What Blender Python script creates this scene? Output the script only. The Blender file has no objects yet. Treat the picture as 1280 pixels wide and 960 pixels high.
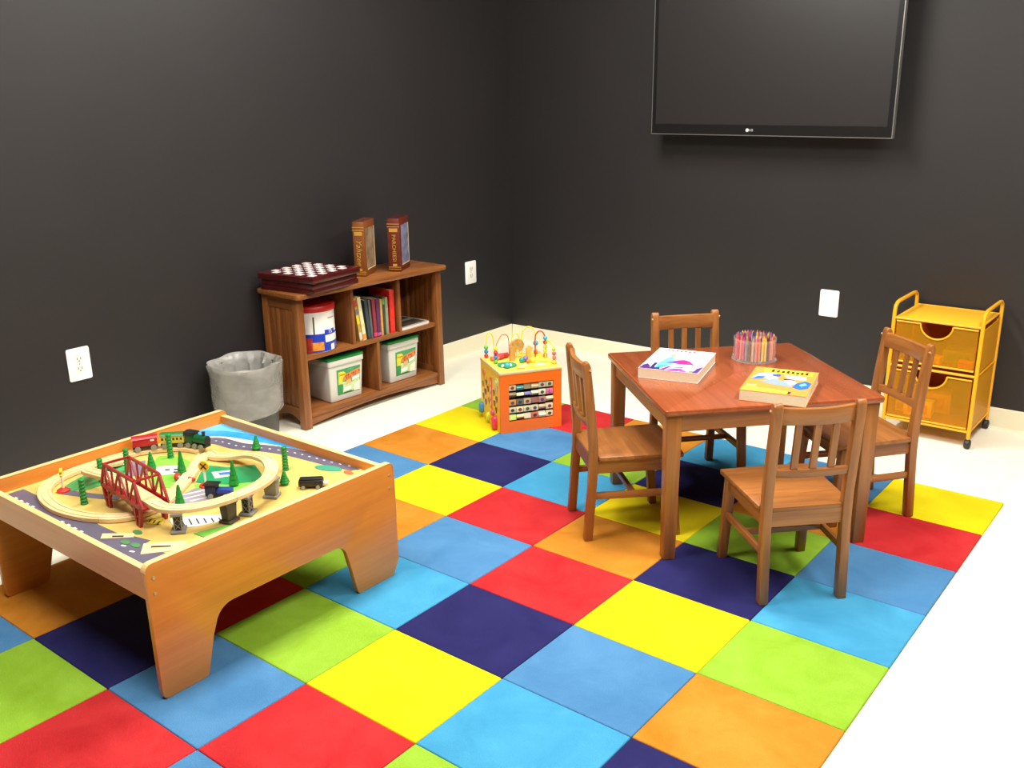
import bpy, bmesh, math, random
from mathutils import Vector, Matrix
random.seed(7)
sc = bpy.context.scene
COL = sc.collection
R = math.radians

# ------------------------------------------------------------------ camera
YAW, PITCH, ROLL = -0.670574, -0.299489, -0.0127879
CAM = Vector((3.03975, -3.75220, 1.51891))
cy, sy, cp, sp = math.cos(YAW), math.sin(YAW), math.cos(PITCH), math.sin(PITCH)
fw = Vector((sy*cp, cy*cp, sp)); rt = Vector((cy, -sy, 0)); up = rt.cross(fw)
cr, sr = math.cos(ROLL), math.sin(ROLL)
rt2 = rt*cr + up*sr; up2 = up*cr - rt*sr
cam_d = bpy.data.cameras.new('camera'); cam = bpy.data.objects.new('camera', cam_d); COL.objects.link(cam)
cam.matrix_world = Matrix(((rt2.x, up2.x, -fw.x, CAM.x), (rt2.y, up2.y, -fw.y, CAM.y), (rt2.z, up2.z, -fw.z, CAM.z), (0, 0, 0, 1)))
cam_d.sensor_width = 36; cam_d.lens = 1191.84/1280*36; cam_d.clip_start = 0.02
sc.camera = cam

# ------------------------------------------------------------------ world, exposure, light levels
w = bpy.data.worlds.new('world'); sc.world = w; w.use_nodes = True
w.node_tree.nodes['Background'].inputs[0].default_value = (0.9, 0.93, 1, 1)
w.node_tree.nodes['Background'].inputs[1].default_value = 0.05
sc.view_settings.view_transform = 'Standard'; sc.view_settings.look = 'None'
sc.view_settings.exposure = 0.0; sc.view_settings.gamma = 1.0
sc.view_settings.use_curve_mapping = False
PANEL_W = 62.0                      # watts of each ceiling light panel
LIGHT_COL = (1.0, 0.965, 0.905)
PANELS = [(0.75, -0.7, 1.2), (2.9, -0.7, 1.2), (0.75, -2.7, .95), (2.9, -2.5, .9)]

# ------------------------------------------------------------------ helpers
def lin(c):
    return tuple(((v/255)/12.92 if v/255 <= 0.04045 else ((v/255+0.055)/1.055)**2.4) for v in c)

MATS = {}
def _new(name):
    m = bpy.data.materials.new(name); m.use_nodes = True
    return m, m.node_tree.nodes, m.node_tree.links, m.node_tree.nodes['Principled BSDF']

def mat(name, c=(128, 128, 128), rough=0.5, var=0.0, vscale=20, bump=0.0, bscale=200, metal=0, coat=0, spec=0.5, sheen=0, emit=0, raw=False):
    if name in MATS: return MATS[name]
    m, N, L, b = _new(name)
    col = c if raw else lin(c)
    b.inputs['Base Color'].default_value = (*col, 1)
    b.inputs['Roughness'].default_value = rough; b.inputs['Metallic'].default_value = metal
    b.inputs['Coat Weight'].default_value = coat; b.inputs['Coat Roughness'].default_value = 0.12
    b.inputs['Specular IOR Level'].default_value = spec
    b.inputs['Sheen Weight'].default_value = sheen
    if emit:
        b.inputs['Emission Color'].default_value = (*col, 1); b.inputs['Emission Strength'].default_value = emit
    g = N.new('ShaderNodeNewGeometry')
    if var:
        n = N.new('ShaderNodeTexNoise'); n.inputs['Scale'].default_value = vscale; n.inputs['Detail'].default_value = 5
        L.new(g.outputs['Position'], n.inputs['Vector'])
        mx = N.new('ShaderNodeMix'); mx.data_type = 'RGBA'
        mr = N.new('ShaderNodeMapRange'); mr.inputs[1].default_value = 0.3; mr.inputs[2].default_value = 0.7
        L.new(n.outputs['Fac'], mr.inputs[0]); L.new(mr.outputs[0], mx.inputs['Factor'])
        mx.inputs['A'].default_value = (*[min(1, v*(1-var)) for v in col], 1)
        mx.inputs['B'].default_value = (*[min(1, v*(1+var)+0.02*var) for v in col], 1)
        L.new(mx.outputs['Result'], b.inputs['Base Color'])
    if bump:
        n = N.new('ShaderNodeTexNoise'); n.inputs['Scale'].default_value = bscale; n.inputs['Detail'].default_value = 3
        L.new(g.outputs['Position'], n.inputs['Vector'])
        bp = N.new('ShaderNodeBump'); bp.inputs['Strength'].default_value = bump; bp.inputs['Distance'].default_value = 0.004
        L.new(n.outputs['Fac'], bp.inputs['Height']); L.new(bp.outputs['Normal'], b.inputs['Normal'])
    MATS[name] = m
    return m

def wood(name, c1, c2, axis='x', rough=0.4, coat=0.15, fine=38, spec=0.4):
    key = name+'_'+axis
    if key in MATS: return MATS[key]
    m, N, L, b = _new(key)
    tc = N.new('ShaderNodeTexCoord'); mp = N.new('ShaderNodeMapping')
    s = {'x': (2.2, fine, fine), 'y': (fine, 2.2, fine), 'z': (fine, fine, 2.2)}[axis]
    mp.inputs['Scale'].default_value = s
    L.new(tc.outputs['Object'], mp.inputs['Vector'])
    oi = N.new('ShaderNodeObjectInfo')
    ad = N.new('ShaderNodeVectorMath'); ad.operation = 'ADD'
    L.new(mp.outputs['Vector'], ad.inputs[0]); L.new(oi.outputs['Random'], ad.inputs[1])
    n = N.new('ShaderNodeTexNoise'); n.inputs['Scale'].default_value = 1.0; n.inputs['Detail'].default_value = 6; n.inputs['Roughness'].default_value = 0.6
    n.inputs['Distortion'].default_value = 0.6
    L.new(ad.outputs[0], n.inputs['Vector'])
    r = N.new('ShaderNodeValToRGB')
    r.color_ramp.elements[0].position = 0.33; r.color_ramp.elements[0].color = (*lin(c1), 1)
    r.color_ramp.elements[1].position = 0.68; r.color_ramp.elements[1].color = (*lin(c2), 1)
    L.new(n.outputs['Fac'], r.inputs['Fac']); L.new(r.outputs['Color'], b.inputs['Base Color'])
    b.inputs['Roughness'].default_value = rough; b.inputs['Coat Weight'].default_value = coat; b.inputs['Coat Roughness'].default_value = 0.2
    b.inputs['Specular IOR Level'].default_value = spec
    bp = N.new('ShaderNodeBump'); bp.inputs['Strength'].default_value = 0.08; bp.inputs['Distance'].default_value = 0.002
    L.new(n.outputs['Fac'], bp.inputs['Height']); L.new(bp.outputs['Normal'], b.inputs['Normal'])
    MATS[key] = m
    return m

def sheer(name, c, clear=0.4, rough=0.3, tint=None, bump=0.0, bscale=30, stretch=(1, 1, 1), amp=.2):
    """see-through plastic film or mesh: part of the light passes straight through"""
    if name in MATS: return MATS[name]
    m, N, L, b = _new(name)
    b.inputs['Base Color'].default_value = (*lin(c), 1); b.inputs['Roughness'].default_value = rough
    t = N.new('ShaderNodeBsdfTransparent'); t.inputs[0].default_value = (*(lin(tint) if tint else (1, 1, 1)), 1)
    mx = N.new('ShaderNodeMixShader'); mx.inputs[0].default_value = clear
    if bump:
        g = N.new('ShaderNodeNewGeometry')
        n = N.new('ShaderNodeTexNoise'); n.inputs['Scale'].default_value = bscale; n.inputs['Detail'].default_value = 4; n.inputs['Distortion'].default_value = 0.4
        mp = N.new('ShaderNodeMapping'); mp.inputs['Scale'].default_value = stretch; mp.inputs['Rotation'].default_value = (.25, .3, 0)
        L.new(g.outputs['Position'], mp.inputs['Vector']); L.new(mp.outputs[0], n.inputs['Vector'])
        bp = N.new('ShaderNodeBump'); bp.inputs['Strength'].default_value = bump; bp.inputs['Distance'].default_value = 0.02
        L.new(n.outputs['Fac'], bp.inputs['Height']); L.new(bp.outputs['Normal'], b.inputs['Normal'])
        mr = N.new('ShaderNodeMapRange'); mr.inputs[1].default_value = 0.35; mr.inputs[2].default_value = 0.65
        mr.inputs[3].default_value = clear-amp; mr.inputs[4].default_value = clear+amp
        L.new(n.outputs['Fac'], mr.inputs[0]); L.new(mr.outputs[0], mx.inputs[0])
    L.new(b.outputs[0], mx.inputs[1]); L.new(t.outputs[0], mx.inputs[2])
    L.new(mx.outputs[0], N['Material Output'].inputs['Surface'])
    MATS[name] = m
    return m

class MB:
    def __init__(s): s.v = []; s.f = []; s.m = []
    def _add(s, vs, fs, mi=0):
        o = len(s.v); s.v += [tuple(v) for v in vs]; s.f += [tuple(i+o for i in f) for f in fs]; s.m += [mi]*len(fs); return s
    def box(s, x0, x1, y0, y1, z0, z1, mi=0):
        return s._add([(x0,y0,z0),(x1,y0,z0),(x1,y1,z0),(x0,y1,z0),(x0,y0,z1),(x1,y0,z1),(x1,y1,z1),(x0,y1,z1)],
                      [(0,3,2,1),(4,5,6,7),(0,1,5,4),(1,2,6,5),(2,3,7,6),(3,0,4,7)], mi)
    def hexa(s, p, mi=0):     # 8 points: 4 bottom, 4 top
        return s._add(p, [(0,3,2,1),(4,5,6,7),(0,1,5,4),(1,2,6,5),(2,3,7,6),(3,0,4,7)], mi)
    def bar(s, a, b, wx, wy, up=(0,0,1), mi=0):   # rectangular bar from a to b
        a = Vector(a); b = Vector(b); d = (b-a).normalized(); u = Vector(up)
        if abs(d.dot(u)) > 0.98: u = Vector((1,0,0))
        x = d.cross(u).normalized()*wx/2; y = x.cross(d).normalized()*wy/2
        return s.hexa([a-x-y, a+x-y, a+x+y, a-x+y, b-x-y, b+x-y, b+x+y, b-x+y], mi)
    def cyl(s, a, b, r0, r1=None, n=16, mi=0):
        r1 = r0 if r1 is None else r1
        a = Vector(a); b = Vector(b); d = (b-a).normalized(); u = Vector((0,0,1)) if abs(d.z) < 0.95 else Vector((1,0,0))
        x = d.cross(u).normalized(); y = d.cross(x).normalized()
        vs = []
        for c, r in ((a, r0), (b, r1)):
            for i in range(n):
                t = 2*math.pi*i/n; vs.append(c + x*(r*math.cos(t)) + y*(r*math.sin(t)))
        fs = [(i, (i+1) % n, n+(i+1) % n, n+i) for i in range(n)]
        fs += [tuple(range(n-1, -1, -1)), tuple(range(n, 2*n))]
        return s._add(vs, fs, mi)
    def tube(s, pts, r, n=8, mi=0, closed=False):
        pts = [Vector(p) for p in pts]; k = len(pts); vs = []; px = None
        for i, p in enumerate(pts):
            if closed: d = pts[(i+1) % k]-pts[i-1]
            else: d = pts[min(i+1, k-1)]-pts[max(i-1, 0)]
            d.normalize()
            if px is None:
                u = Vector((0,0,1)) if abs(d.z) < 0.9 else Vector((1,0,0)); px = d.cross(u).normalized()
            else:
                px = (px-d*px.dot(d)).normalized()
            py = d.cross(px)
            for j in range(n):
                t = 2*math.pi*j/n; vs.append(p+px*(r*math.cos(t))+py*(r*math.sin(t)))
        fs = []
        for i in range(k if closed else k-1):
            for j in range(n):
                a = i*n+j; b2 = i*n+(j+1) % n; i2 = (i+1) % k
                fs.append((a, b2, i2*n+(j+1) % n, i2*n+j))
        if not closed: fs += [tuple(range(n-1, -1, -1)), tuple(range((k-1)*n, k*n))]
        return s._add(vs, fs, mi)
    def lathe(s, prof, n=24, c=(0,0,0), mi=0, cap=True):   # prof: (r,z)
        vs = []; fs = []; k = len(prof)
        for r, z in prof:
            for i in range(n):
                t = 2*math.pi*i/n; vs.append((c[0]+r*math.cos(t), c[1]+r*math.sin(t), c[2]+z))
        for j in range(k-1):
            for i in range(n): fs.append((j*n+i, j*n+(i+1) % n, (j+1)*n+(i+1) % n, (j+1)*n+i))
        if cap: fs += [tuple(range(n-1, -1, -1)), tuple(range((k-1)*n, k*n))]
        return s._add(vs, fs, mi)
    def ball(s, c, r, n=12, m=8, mi=0, sz=1.0):
        prof = [(max(1e-4, r*math.sin(math.pi*j/m)), -r*sz*math.cos(math.pi*j/m)) for j in range(m+1)]
        return s.lathe(prof, n, c, mi)
    def prism(s, poly, ax, a0, a1, mi=0):  # polygon extruded along axis; poly in the other two axes in order
        def P(p, a): return {'x': (a, p[0], p[1]), 'y': (p[0], a, p[1]), 'z': (p[0], p[1], a)}[ax]
        n = len(poly)
        vs = [P(p, a0) for p in poly]+[P(p, a1) for p in poly]
        fs = [tuple(range(n-1, -1, -1)), tuple(range(n, 2*n))]+[(i, (i+1) % n, n+(i+1) % n, n+i) for i in range(n)]
        return s._add(vs, fs, mi)
    def poly(s, pts, z, mi=0):
        return s._add([(p[0], p[1], z) for p in pts], [tuple(range(len(pts)))], mi)
    def arc(s, r, a0, a1, z0, z1, c=(0,0), n=12, t=0.0006, mi=0):
        vs = []; fs = []
        for i in range(n+1):
            a = a0+(a1-a0)*i/n
            for rr in (r, r+t):
                for z in (z0, z1): vs.append((c[0]+rr*math.cos(a), c[1]+rr*math.sin(a), z))
        for i in range(n):
            o = i*4; q = o+4
            fs += [(o+2, q+2, q+3, o+3), (o, o+1, q+1, q), (o+1, o+3, q+3, q+1), (o, q, q+2, o+2)]
        fs += [(0, 2, 3, 1), (n*4, n*4+1, n*4+3, n*4+2)]
        return s._add(vs, fs, mi)
    def mesh(s, name, mats, smooth=False, bevel=0, seg=2, fix=True):
        me = bpy.data.meshes.new(name); me.from_pydata(s.v, [], s.f)
        for x in (mats if isinstance(mats, (list, tuple)) else [mats]): me.materials.append(x)
        for p, i in zip(me.polygons, s.m): p.material_index = i
        bm = bmesh.new(); bm.from_mesh(me)
        if fix: bmesh.ops.recalc_face_normals(bm, faces=bm.faces)
        if bevel:
            ed = [e for e in bm.edges if len(e.link_faces) == 2 and e.calc_face_angle(0) > 0.6]
            bmesh.ops.bevel(bm, geom=ed, offset=bevel, segments=seg, profile=0.5, affect='EDGES', clamp_overlap=True)
        if smooth or bevel:
            for f in bm.faces: f.smooth = True
            for e in bm.edges:
                e.smooth = not (len(e.link_faces) == 2 and e.calc_face_angle(0) > (0.75 if smooth else 0.65))
        bm.to_mesh(me); bm.free()
        return me
    def build(s, name, mats, parent=None, **k):
        return link(name, s.mesh(name, mats, **k), parent)

def link(name, me, parent=None, loc=None):
    o = bpy.data.objects.new(name, me); COL.objects.link(o)
    if parent: o.parent = parent
    if loc: o.location = loc
    return o
def tag(o, label=None, cat=None, group=None, kind=None):
    if label: o['label'] = label
    if cat: o['category'] = cat
    if group: o['group'] = group
    if kind: o['kind'] = kind
    return o
def thing(name, label, cat, loc=(0,0,0), rz=0, group=None):
    o = bpy.data.objects.new(name, None); COL.objects.link(o); o.empty_display_size = 0.05
    o.location = loc; o.rotation_euler = (0, 0, rz)
    return tag(o, label, cat, group)
def copy_tree(o, parent=None):
    c = o.copy(); COL.objects.link(c)
    if parent: c.parent = parent
    for ch in o.children: copy_tree(ch, c)
    return c
def text(name, body, size, m, parent, loc, rot, extrude=0.0004, xs=1.0, shear=0.0):
    cu = bpy.data.curves.new('lettering', 'FONT'); cu.body = body; cu.size = size; cu.extrude = extrude
    cu.align_x = 'CENTER'; cu.align_y = 'CENTER'; cu.shear = shear; cu.resolution_u = 3
    t = bpy.data.objects.new('tmp', cu); COL.objects.link(t)
    bpy.context.view_layer.update()
    me = bpy.data.meshes.new_from_object(t.evaluated_get(bpy.context.evaluated_depsgraph_get()))
    bpy.data.objects.remove(t); bpy.data.curves.remove(cu)
    me.materials.clear(); me.materials.append(m)
    o = link(name, me, parent); o.location = loc; o.rotation_euler = rot; o.scale = (xs, 1, 1)
    return o
def spline(pts, n=8, closed=False):
    pts = [Vector(p) for p in pts]; out = []; k = len(pts)
    rng = range(k if closed else k-1)
    for i in rng:
        p0 = pts[i-1] if (closed or i > 0) else pts[0]*2-pts[1]
        p1 = pts[i]; p2 = pts[(i+1) % k]
        p3 = pts[(i+2) % k] if (closed or i+2 < k) else p2*2-p1
        for j in range(n):
            t = j/n
            out.append(0.5*((2*p1)+(p2-p0)*t+(2*p0-5*p1+4*p2-p3)*t*t+(3*p1-p0-3*p2+p3)*t**3))
    if not closed: out.append(pts[-1])
    return out
def rrect(x0, x1, y0, y1, r, n=4):
    o = []
    for cx, cy_, a in ((x1-r, y1-r, 0), (x0+r, y1-r, 90), (x0+r, y0+r, 180), (x1-r, y0+r, 270)):
        for i in range(n+1):
            t = R(a+90*i/n); o.append((cx+r*math.cos(t), cy_+r*math.sin(t)))
    return o
def ellipse(cx, cy_, a, b, n=20, rot=0):
    return [(cx+a*math.cos(t)*math.cos(rot)-b*math.sin(t)*math.sin(rot), cy_+a*math.cos(t)*math.sin(rot)+b*math.sin(t)*math.cos(rot)) for t in [2*math.pi*i/n for i in range(n)]]

# ------------------------------------------------------------------ room shell
FZ = -0.010                       # bare floor; the rug's top is z = 0
XL, XR, YB, YF, ZC = -0.646, 4.7, 0.898, -5.3, 2.70
M_wall = mat('black_wall_paint', (36, 33, 34), rough=0.5, var=0.04, vscale=3, bump=0.06, bscale=350, spec=0.5)
M_floor = mat('cream_vinyl_floor', (243, 239, 220), rough=0.38, var=0.03, vscale=9, spec=0.4)
M_base = mat('cream_vinyl_base', (240, 234, 206), rough=0.45)
M_ceil = mat('white_ceiling_board', (215, 213, 206), rough=0.9, var=0.04, vscale=60)
def struct(name, mb, m, parent=None, **k):
    o = mb.build(name, m, parent, **k)
    if not parent: o['kind'] = 'structure'
    return o
struct('floor', MB().box(XL-.1, XR+.1, YF-.1, YB+.1, FZ-0.1, FZ), M_floor)
struct('ceiling', MB().box(XL-.1, XR+.1, YF-.1, YB+.1, ZC, ZC+.1), M_ceil)
struct('wall_left', MB().box(XL-.1, XL, YF-.1, YB+.1, FZ, ZC), M_wall)
struct('wall_back', MB().box(XL, XR+.1, YB, YB+.1, FZ, ZC), M_wall)
struct('wall_right', MB().box(XR, XR+.1, YF, YB, FZ, ZC), M_wall)
struct('wall_front', MB().box(XL, XR+.1, YF-.1, YF, FZ, ZC), M_wall)
bprof = [(0, FZ), (0.012, FZ), (0.007, FZ+0.012), (0.006, 0.084), (0.003, 0.09), (0, 0.09)]
struct('baseboard_left', MB().prism([(XL+a, z) for a, z in bprof], 'y', YF, YB), M_base)
struct('baseboard_back', MB().prism([(YB-a, z) for a, z in bprof], 'x', XL+0.012, XR), M_base)

M_white_metal = mat('white_enamel', (235, 235, 230), rough=0.4)
def ceiling_light(k, x, y, lab):
    t = thing('ceiling_light', lab, 'ceiling light', (x, y, ZC), 0, 'ceiling light panels')
    f = MB().box(-.31, .31, -.62, -.59, -.02, 0).box(-.31, .31, .59, .62, -.02, 0).box(-.31, -.28, -.59, .59, -.02, 0).box(.28, .31, -.59, .59, -.02, 0)
    f.build('light_frame', M_white_metal, t)
    MB().box(-.28, .28, -.59, .59, -.008, -.002).build('diffuser', mat('lamp_diffuser', (255, 248, 232), rough=0.6, emit=2.0), t)
    ld = bpy.data.lights.new('panel_lamp', 'AREA'); ld.shape = 'RECTANGLE'; ld.size = 0.56; ld.size_y = 1.18
    ld.energy = PANEL_W*k; ld.color = LIGHT_COL
    lo = bpy.data.objects.new('panel_lamp', ld); COL.objects.link(lo); lo.parent = t; lo.location = (0, 0, -0.012)
where = ['above the toy cube', 'above the yellow drawer cart', 'above the train table', 'above the near end of the rug']
for i, (x, y, k) in enumerate(PANELS): ceiling_light(k, x, y, 'flush white ceiling light panel '+where[i])

# ------------------------------------------------------------------ rug
T = 0.4064; TY = T*0.8319
def pile(name, c, c2):
    m, N, L, b = _new(name)
    g = N.new('ShaderNodeNewGeometry')
    n = N.new('ShaderNodeTexNoise'); n.inputs['Scale'].default_value = 5.5; n.inputs['Detail'].default_value = 5; n.inputs['Roughness'].default_value = 0.62; n.inputs['Distortion'].default_value = 0.5
    oi = N.new('ShaderNodeObjectInfo'); ad = N.new('ShaderNodeVectorMath'); ad.operation = 'MULTIPLY_ADD'
    ad.inputs[1].default_value = (1, 1, 1)
    sc_ = N.new('ShaderNodeVectorMath'); sc_.operation = 'SCALE'; sc_.inputs['Scale'].default_value = 40
    L.new(oi.outputs['Random'], sc_.inputs[0])
    L.new(g.outputs['Position'], ad.inputs[0]); L.new(sc_.outputs[0], ad.inputs[2])
    L.new(ad.outputs[0], n.inputs['Vector'])
    n2 = N.new('ShaderNodeTexNoise'); n2.inputs['Scale'].default_value = 420; n2.inputs['Detail'].default_value = 2
    L.new(g.outputs['Position'], n2.inputs['Vector'])
    mr = N.new('ShaderNodeMapRange'); mr.inputs[1].default_value = 0.32; mr.inputs[2].default_value = 0.68
    L.new(n.outputs['Fac'], mr.inputs[0])
    mx = N.new('ShaderNodeMix'); mx.data_type = 'RGBA'
    mx.inputs['A'].default_value = (*c, 1); mx.inputs['B'].default_value = (*c2, 1)
    L.new(mr.outputs[0], mx.inputs['Factor'])
    m2 = N.new('ShaderNodeMix'); m2.data_type = 'RGBA'; m2.blend_type = 'MULTIPLY'; m2.inputs['Factor'].default_value = 0.35
    L.new(mx.outputs['Result'], m2.inputs['A'])
    rr = N.new('ShaderNodeMapRange'); rr.inputs[1].default_value = 0.3; rr.inputs[2].default_value = 0.7; rr.inputs[3].default_value = 0.6; rr.inputs[4].default_value = 1.25
    L.new(n2.outputs['Fac'], rr.inputs[0]); L.new(rr.outputs[0], m2.inputs['B'])
    L.new(m2.outputs['Result'], b.inputs['Base Color'])
    b.inputs['Roughness'].default_value = 0.95; b.inputs['Specular IOR Level'].default_value = 0.1
    bp = N.new('ShaderNodeBump'); bp.inputs['Strength'].default_value = 0.35; bp.inputs['Distance'].default_value = 0.004
    L.new(n2.outputs['Fac'], bp.inputs['Height']); L.new(bp.outputs['Normal'], b.inputs['Normal'])
    return m
RUGC = {'g': ((.21,.38,.02), (.27,.47,.045)), 'r': ((.42,.016,.020), (.52,.032,.034)), 'o': ((.47,.165,.012), (.58,.235,.03)),
        'l': ((.042,.245,.44), (.062,.31,.52)), 'b': ((.055,.175,.36), (.08,.225,.43)), 'y': ((.66,.53,.006), (.72,.61,.010)), 'n': ((.015,.0135,.08), (.022,.021,.105))}
RUGN = {'g': 'green', 'r': 'red', 'o': 'orange', 'l': 'sky_blue', 'b': 'mid_blue', 'y': 'yellow', 'n': 'navy'}
GRID = ['grolby', 'ybgnor', 'onlygb', 'byronl', 'nobryg', 'rglnbo', 'yrgyln', 'onbrgy', 'bgrboy']
rug = thing('rug', 'multicoloured rug of bright squares covering the cream floor', 'rug', (0, 0, FZ))
RM = {}
for k, (a, b2) in RUGC.items():
    e = 0.0004
    RM[k] = MB().box(e, T-e, e, TY-e, 0, -FZ).mesh('carpet_square_'+RUGN[k], pile('carpet_pile_'+RUGN[k], a, b2), bevel=0.0045, seg=3)
for r_, row in enumerate(GRID):
    for c_, k in enumerate(row):
        link('carpet_square', RM[k], rug, (c_*T, -(r_+1)*TY, 0))

# ------------------------------------------------------------------ television
M_bez = mat('gloss_black_plastic', (22, 21, 21), rough=0.3, spec=0.45)
M_screen = mat('dark_screen_glass', (36, 33, 33), rough=0.36, spec=0.6)
M_silver = mat('brushed_silver_trim', (185, 182, 180), rough=0.3, metal=0.8)
tv = thing('television', 'large black flat screen television mounted on the black wall', 'television', (0.42, 0.75, 1.288))
TW, TH = 1.234, 0.735
f = MB().box(0.004, TW-.004, 0, .03, .004, .052).box(0.004, TW-.004, 0, .03, TH-.036, TH-.004).box(.004, .022, 0, .03, .052, TH-.036).box(TW-.026, TW-.004, 0, .03, .052, TH-.036)
f.build('bezel', M_bez, tv)
MB().box(.022, TW-.026, .004, .022, .052, TH-.036).build('screen', M_screen, tv)
MB().box(0, TW, .001, .032, 0, .004).box(0, TW, .001, .032, TH-.004, TH).box(0, .004, .001, .032, .004, TH-.004).box(TW-.004, TW, .001, .032, .004, TH-.004).build('edge_trim', M_silver, tv)
MB().box(.03, TW-.03, .031, .07, .04, TH-.04).build('back_shell', M_bez, tv, bevel=.01)
MB().box(TW/2-.3, TW/2+.3, .07, .147, .2, .26).box(TW/2-.3, TW/2+.3, .07, .147, .48, .54).build('wall_mount', M_bez, tv)
lg = MB().cyl((TW*.436, .0005, .027), (TW*.436, -.001, .027), .0085, n=24).build('logo', mat('logo_silver', (225, 222, 220), rough=.35, metal=.2), tv)
text('lettering', 'LG', .016, mat('logo_silver'), lg, (TW*.436+.021, -.0005, .027), (R(90), 0, 0))

# ------------------------------------------------------------------ wall plates
M_plate = mat('white_plate_plastic', (250, 250, 246), rough=.35)
M_sock = mat('ivory_socket', (236, 233, 222), rough=.4)
M_slot = mat('socket_slot', (60, 55, 50), rough=.6)
def plate(lab, loc, rz, sockets=True):
    t = thing('wall_outlet' if sockets else 'wall_plate', lab, 'outlet' if sockets else 'wall plate', loc, rz)
    MB().prism(rrect(-.048, .048, -.0675, .0675, .008), 'y', -.006, 0).build('cover_plate', M_plate, t, bevel=.002)
    if sockets:
        for dz in (.02, -.02):
            s = MB().prism(rrect(-.017, .017, dz-.0145, dz+.0145, .007), 'y', -.0075, -.005).build('socket', M_sock, t)
            MB().box(-.0085, -.006, -.0079, -.0072, dz-.001, dz+.008).box(.006, .0085, -.0079, -.0072, dz-.001, dz+.008).cyl((0, -.0079, dz-.007), (0, -.0072, dz-.007), .0027, n=10).build('slot', M_slot, s)
        MB().cyl((0, -.0075, 0), (0, -.0055, 0), .003, n=10).build('screw', M_silver, t)
    else:
        for dz in (.042, -.042): MB().cyl((0, -.007, dz), (0, -.0055, dz), .003, n=10).build('screw', M_plate, t)
    return t
plate('white wall outlet low on the black wall above the train table', (XL, -1.927, .479), R(90))
plate('white wall outlet between the bookcase and the corner of the room', (XL, .508, .481), R(90))
plate('blank white wall plate left of the yellow drawer cart', (1.384, YB, .478), 0, False)

# ------------------------------------------------------------------ bookcase
def WB(ax): return wood('bookcase_oak', (112, 64, 28), (152, 94, 46), ax, rough=.42)
def WBd(ax): return wood('bookcase_back_board', (84, 44, 20), (110, 60, 28), ax, rough=.5)
BC = thing('bookcase', 'low brown wooden bookcase with cubby shelves against the black wall', 'bookcase', (-.362, -1.032, FZ), R(88.5))
BW, BD, BH = .945, .262, .633
PW = .04
def post(x0, y0, bx, by):
    x1, y1 = x0+PW, y0+PW
    return MB().hexa([(x0-bx, y0-by, 0), (x1-bx*.3, y0-by, 0), (x1-bx*.3, y1-by*.3, 0), (x0-bx, y1-by*.3, 0), (x0, y0, BH), (x1, y0, BH), (x1, y1, BH), (x0, y1, BH)])
for (x, y, bx, by) in ((0, 0, .004, .004), (BW-PW, 0, -.004, .004), (0, BD-PW, .004, 0), (BW-PW, BD-PW, -.004, 0)):
    post(x, y, bx, by).build('leg', WB('z'), BC, bevel=.004)
MB().prism(rrect(-.026, BW+.008, -.043, BD+.002, .018), 'z', BH, BH+.024).build('top', WB('x'), BC, bevel=.006)
MB().box(PW, BW-PW, .012, BD-.01, .328, .349).build('shelf', WB('x'), BC, bevel=.002)
MB().box(PW, BW-PW, .006, BD-.01, .052, .072).build('shelf', WB('x'), BC, bevel=.002)
for x, z0, z1 in ((.342, .349, BH), (.652, .349, BH), (.495, .072, .328)):
    MB().box(x-.009, x+.009, .014, BD-.012, z0, z1).build('divider', WB('z'), BC, bevel=.0015)
MB().box(PW, BW-PW, BD-.011, BD-.003, .052, BH).build('back_panel', WBd('z'), BC)
arch = [(PW, .052), (PW, .012)]+[(PW+(BW-2*PW)*i/16, .012+.026*math.sin(math.pi*i/16)) for i in range(1, 16)]+[(BW-PW, .012), (BW-PW, .052)]
MB().prism(arch, 'y', .01, .03).build('front_rail', WB('x'), BC, bevel=.0015)
for side, x in ((0, .006), (1, BW-.026)):
    MB().box(x, x+.02, PW, BD-PW, .575, BH).build('side_rail', WB('y'), BC)
    ar = [(PW, .10), (PW, .03)]+[(PW+(BD-2*PW)*i/10, .03+.03*math.sin(math.pi*i/10)) for i in range(1, 10)]+[(BD-PW, .03), (BD-PW, .10)]
    MB().prism(ar, 'x', x, x+.02).build('side_rail', WB('y'), BC)
    n = 5; ww = (BD-2*PW)/n
    for i in range(n):
        MB().box(x+.005, x+.015, PW+i*ww+.0008, PW+(i+1)*ww-.0008, .10, .575).build('plank', WB('z'), BC, bevel=.002)
bcm = Matrix.Translation(BC.location) @ Matrix.Rotation(R(88.5), 4, 'Z')
def bcw(x, y, z): return bcm @ Vector((x, y, z))
ST, SM, SB = BH+.024, .349, .072        # heights of the top and the shelves (local)

# chess box
M_mah = wood('mahogany_varnish', (52, 8, 10), (84, 16, 16), 'x', rough=.28, coat=.5)
p = (-.452, -.868, FZ+ST)
cb = thing('chess_box', 'dark red wooden chess box with a checkered lid on the bookcase', 'chess set', p, R(99))
S = .168
MB().box(-S+.008, S-.008, -S+.008, S-.008, 0, .022).build('base', M_mah, cb, bevel=.002)
MB().box(-S+.012, S-.012, -S+.012, S-.012, .022, .05).build('drawer_case', M_mah, cb, bevel=.002)
lid = MB().box(-S, S, -S, S, .05, .079).build('lid', M_mah, cb, bevel=.004)
q = MB(); s8 = .0355
for i in range(8):
    for j in range(8):
        if (i+j) % 2 == 0: q.box(-4*s8+i*s8+.001, -4*s8+(i+1)*s8-.001, -4*s8+j*s8+.001, -4*s8+(j+1)*s8-.001, .0785, .0796)
q.build('white_squares', mat('pale_inlay', (238, 222, 222), rough=.35), lid)['kind'] = 'stuff'

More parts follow.
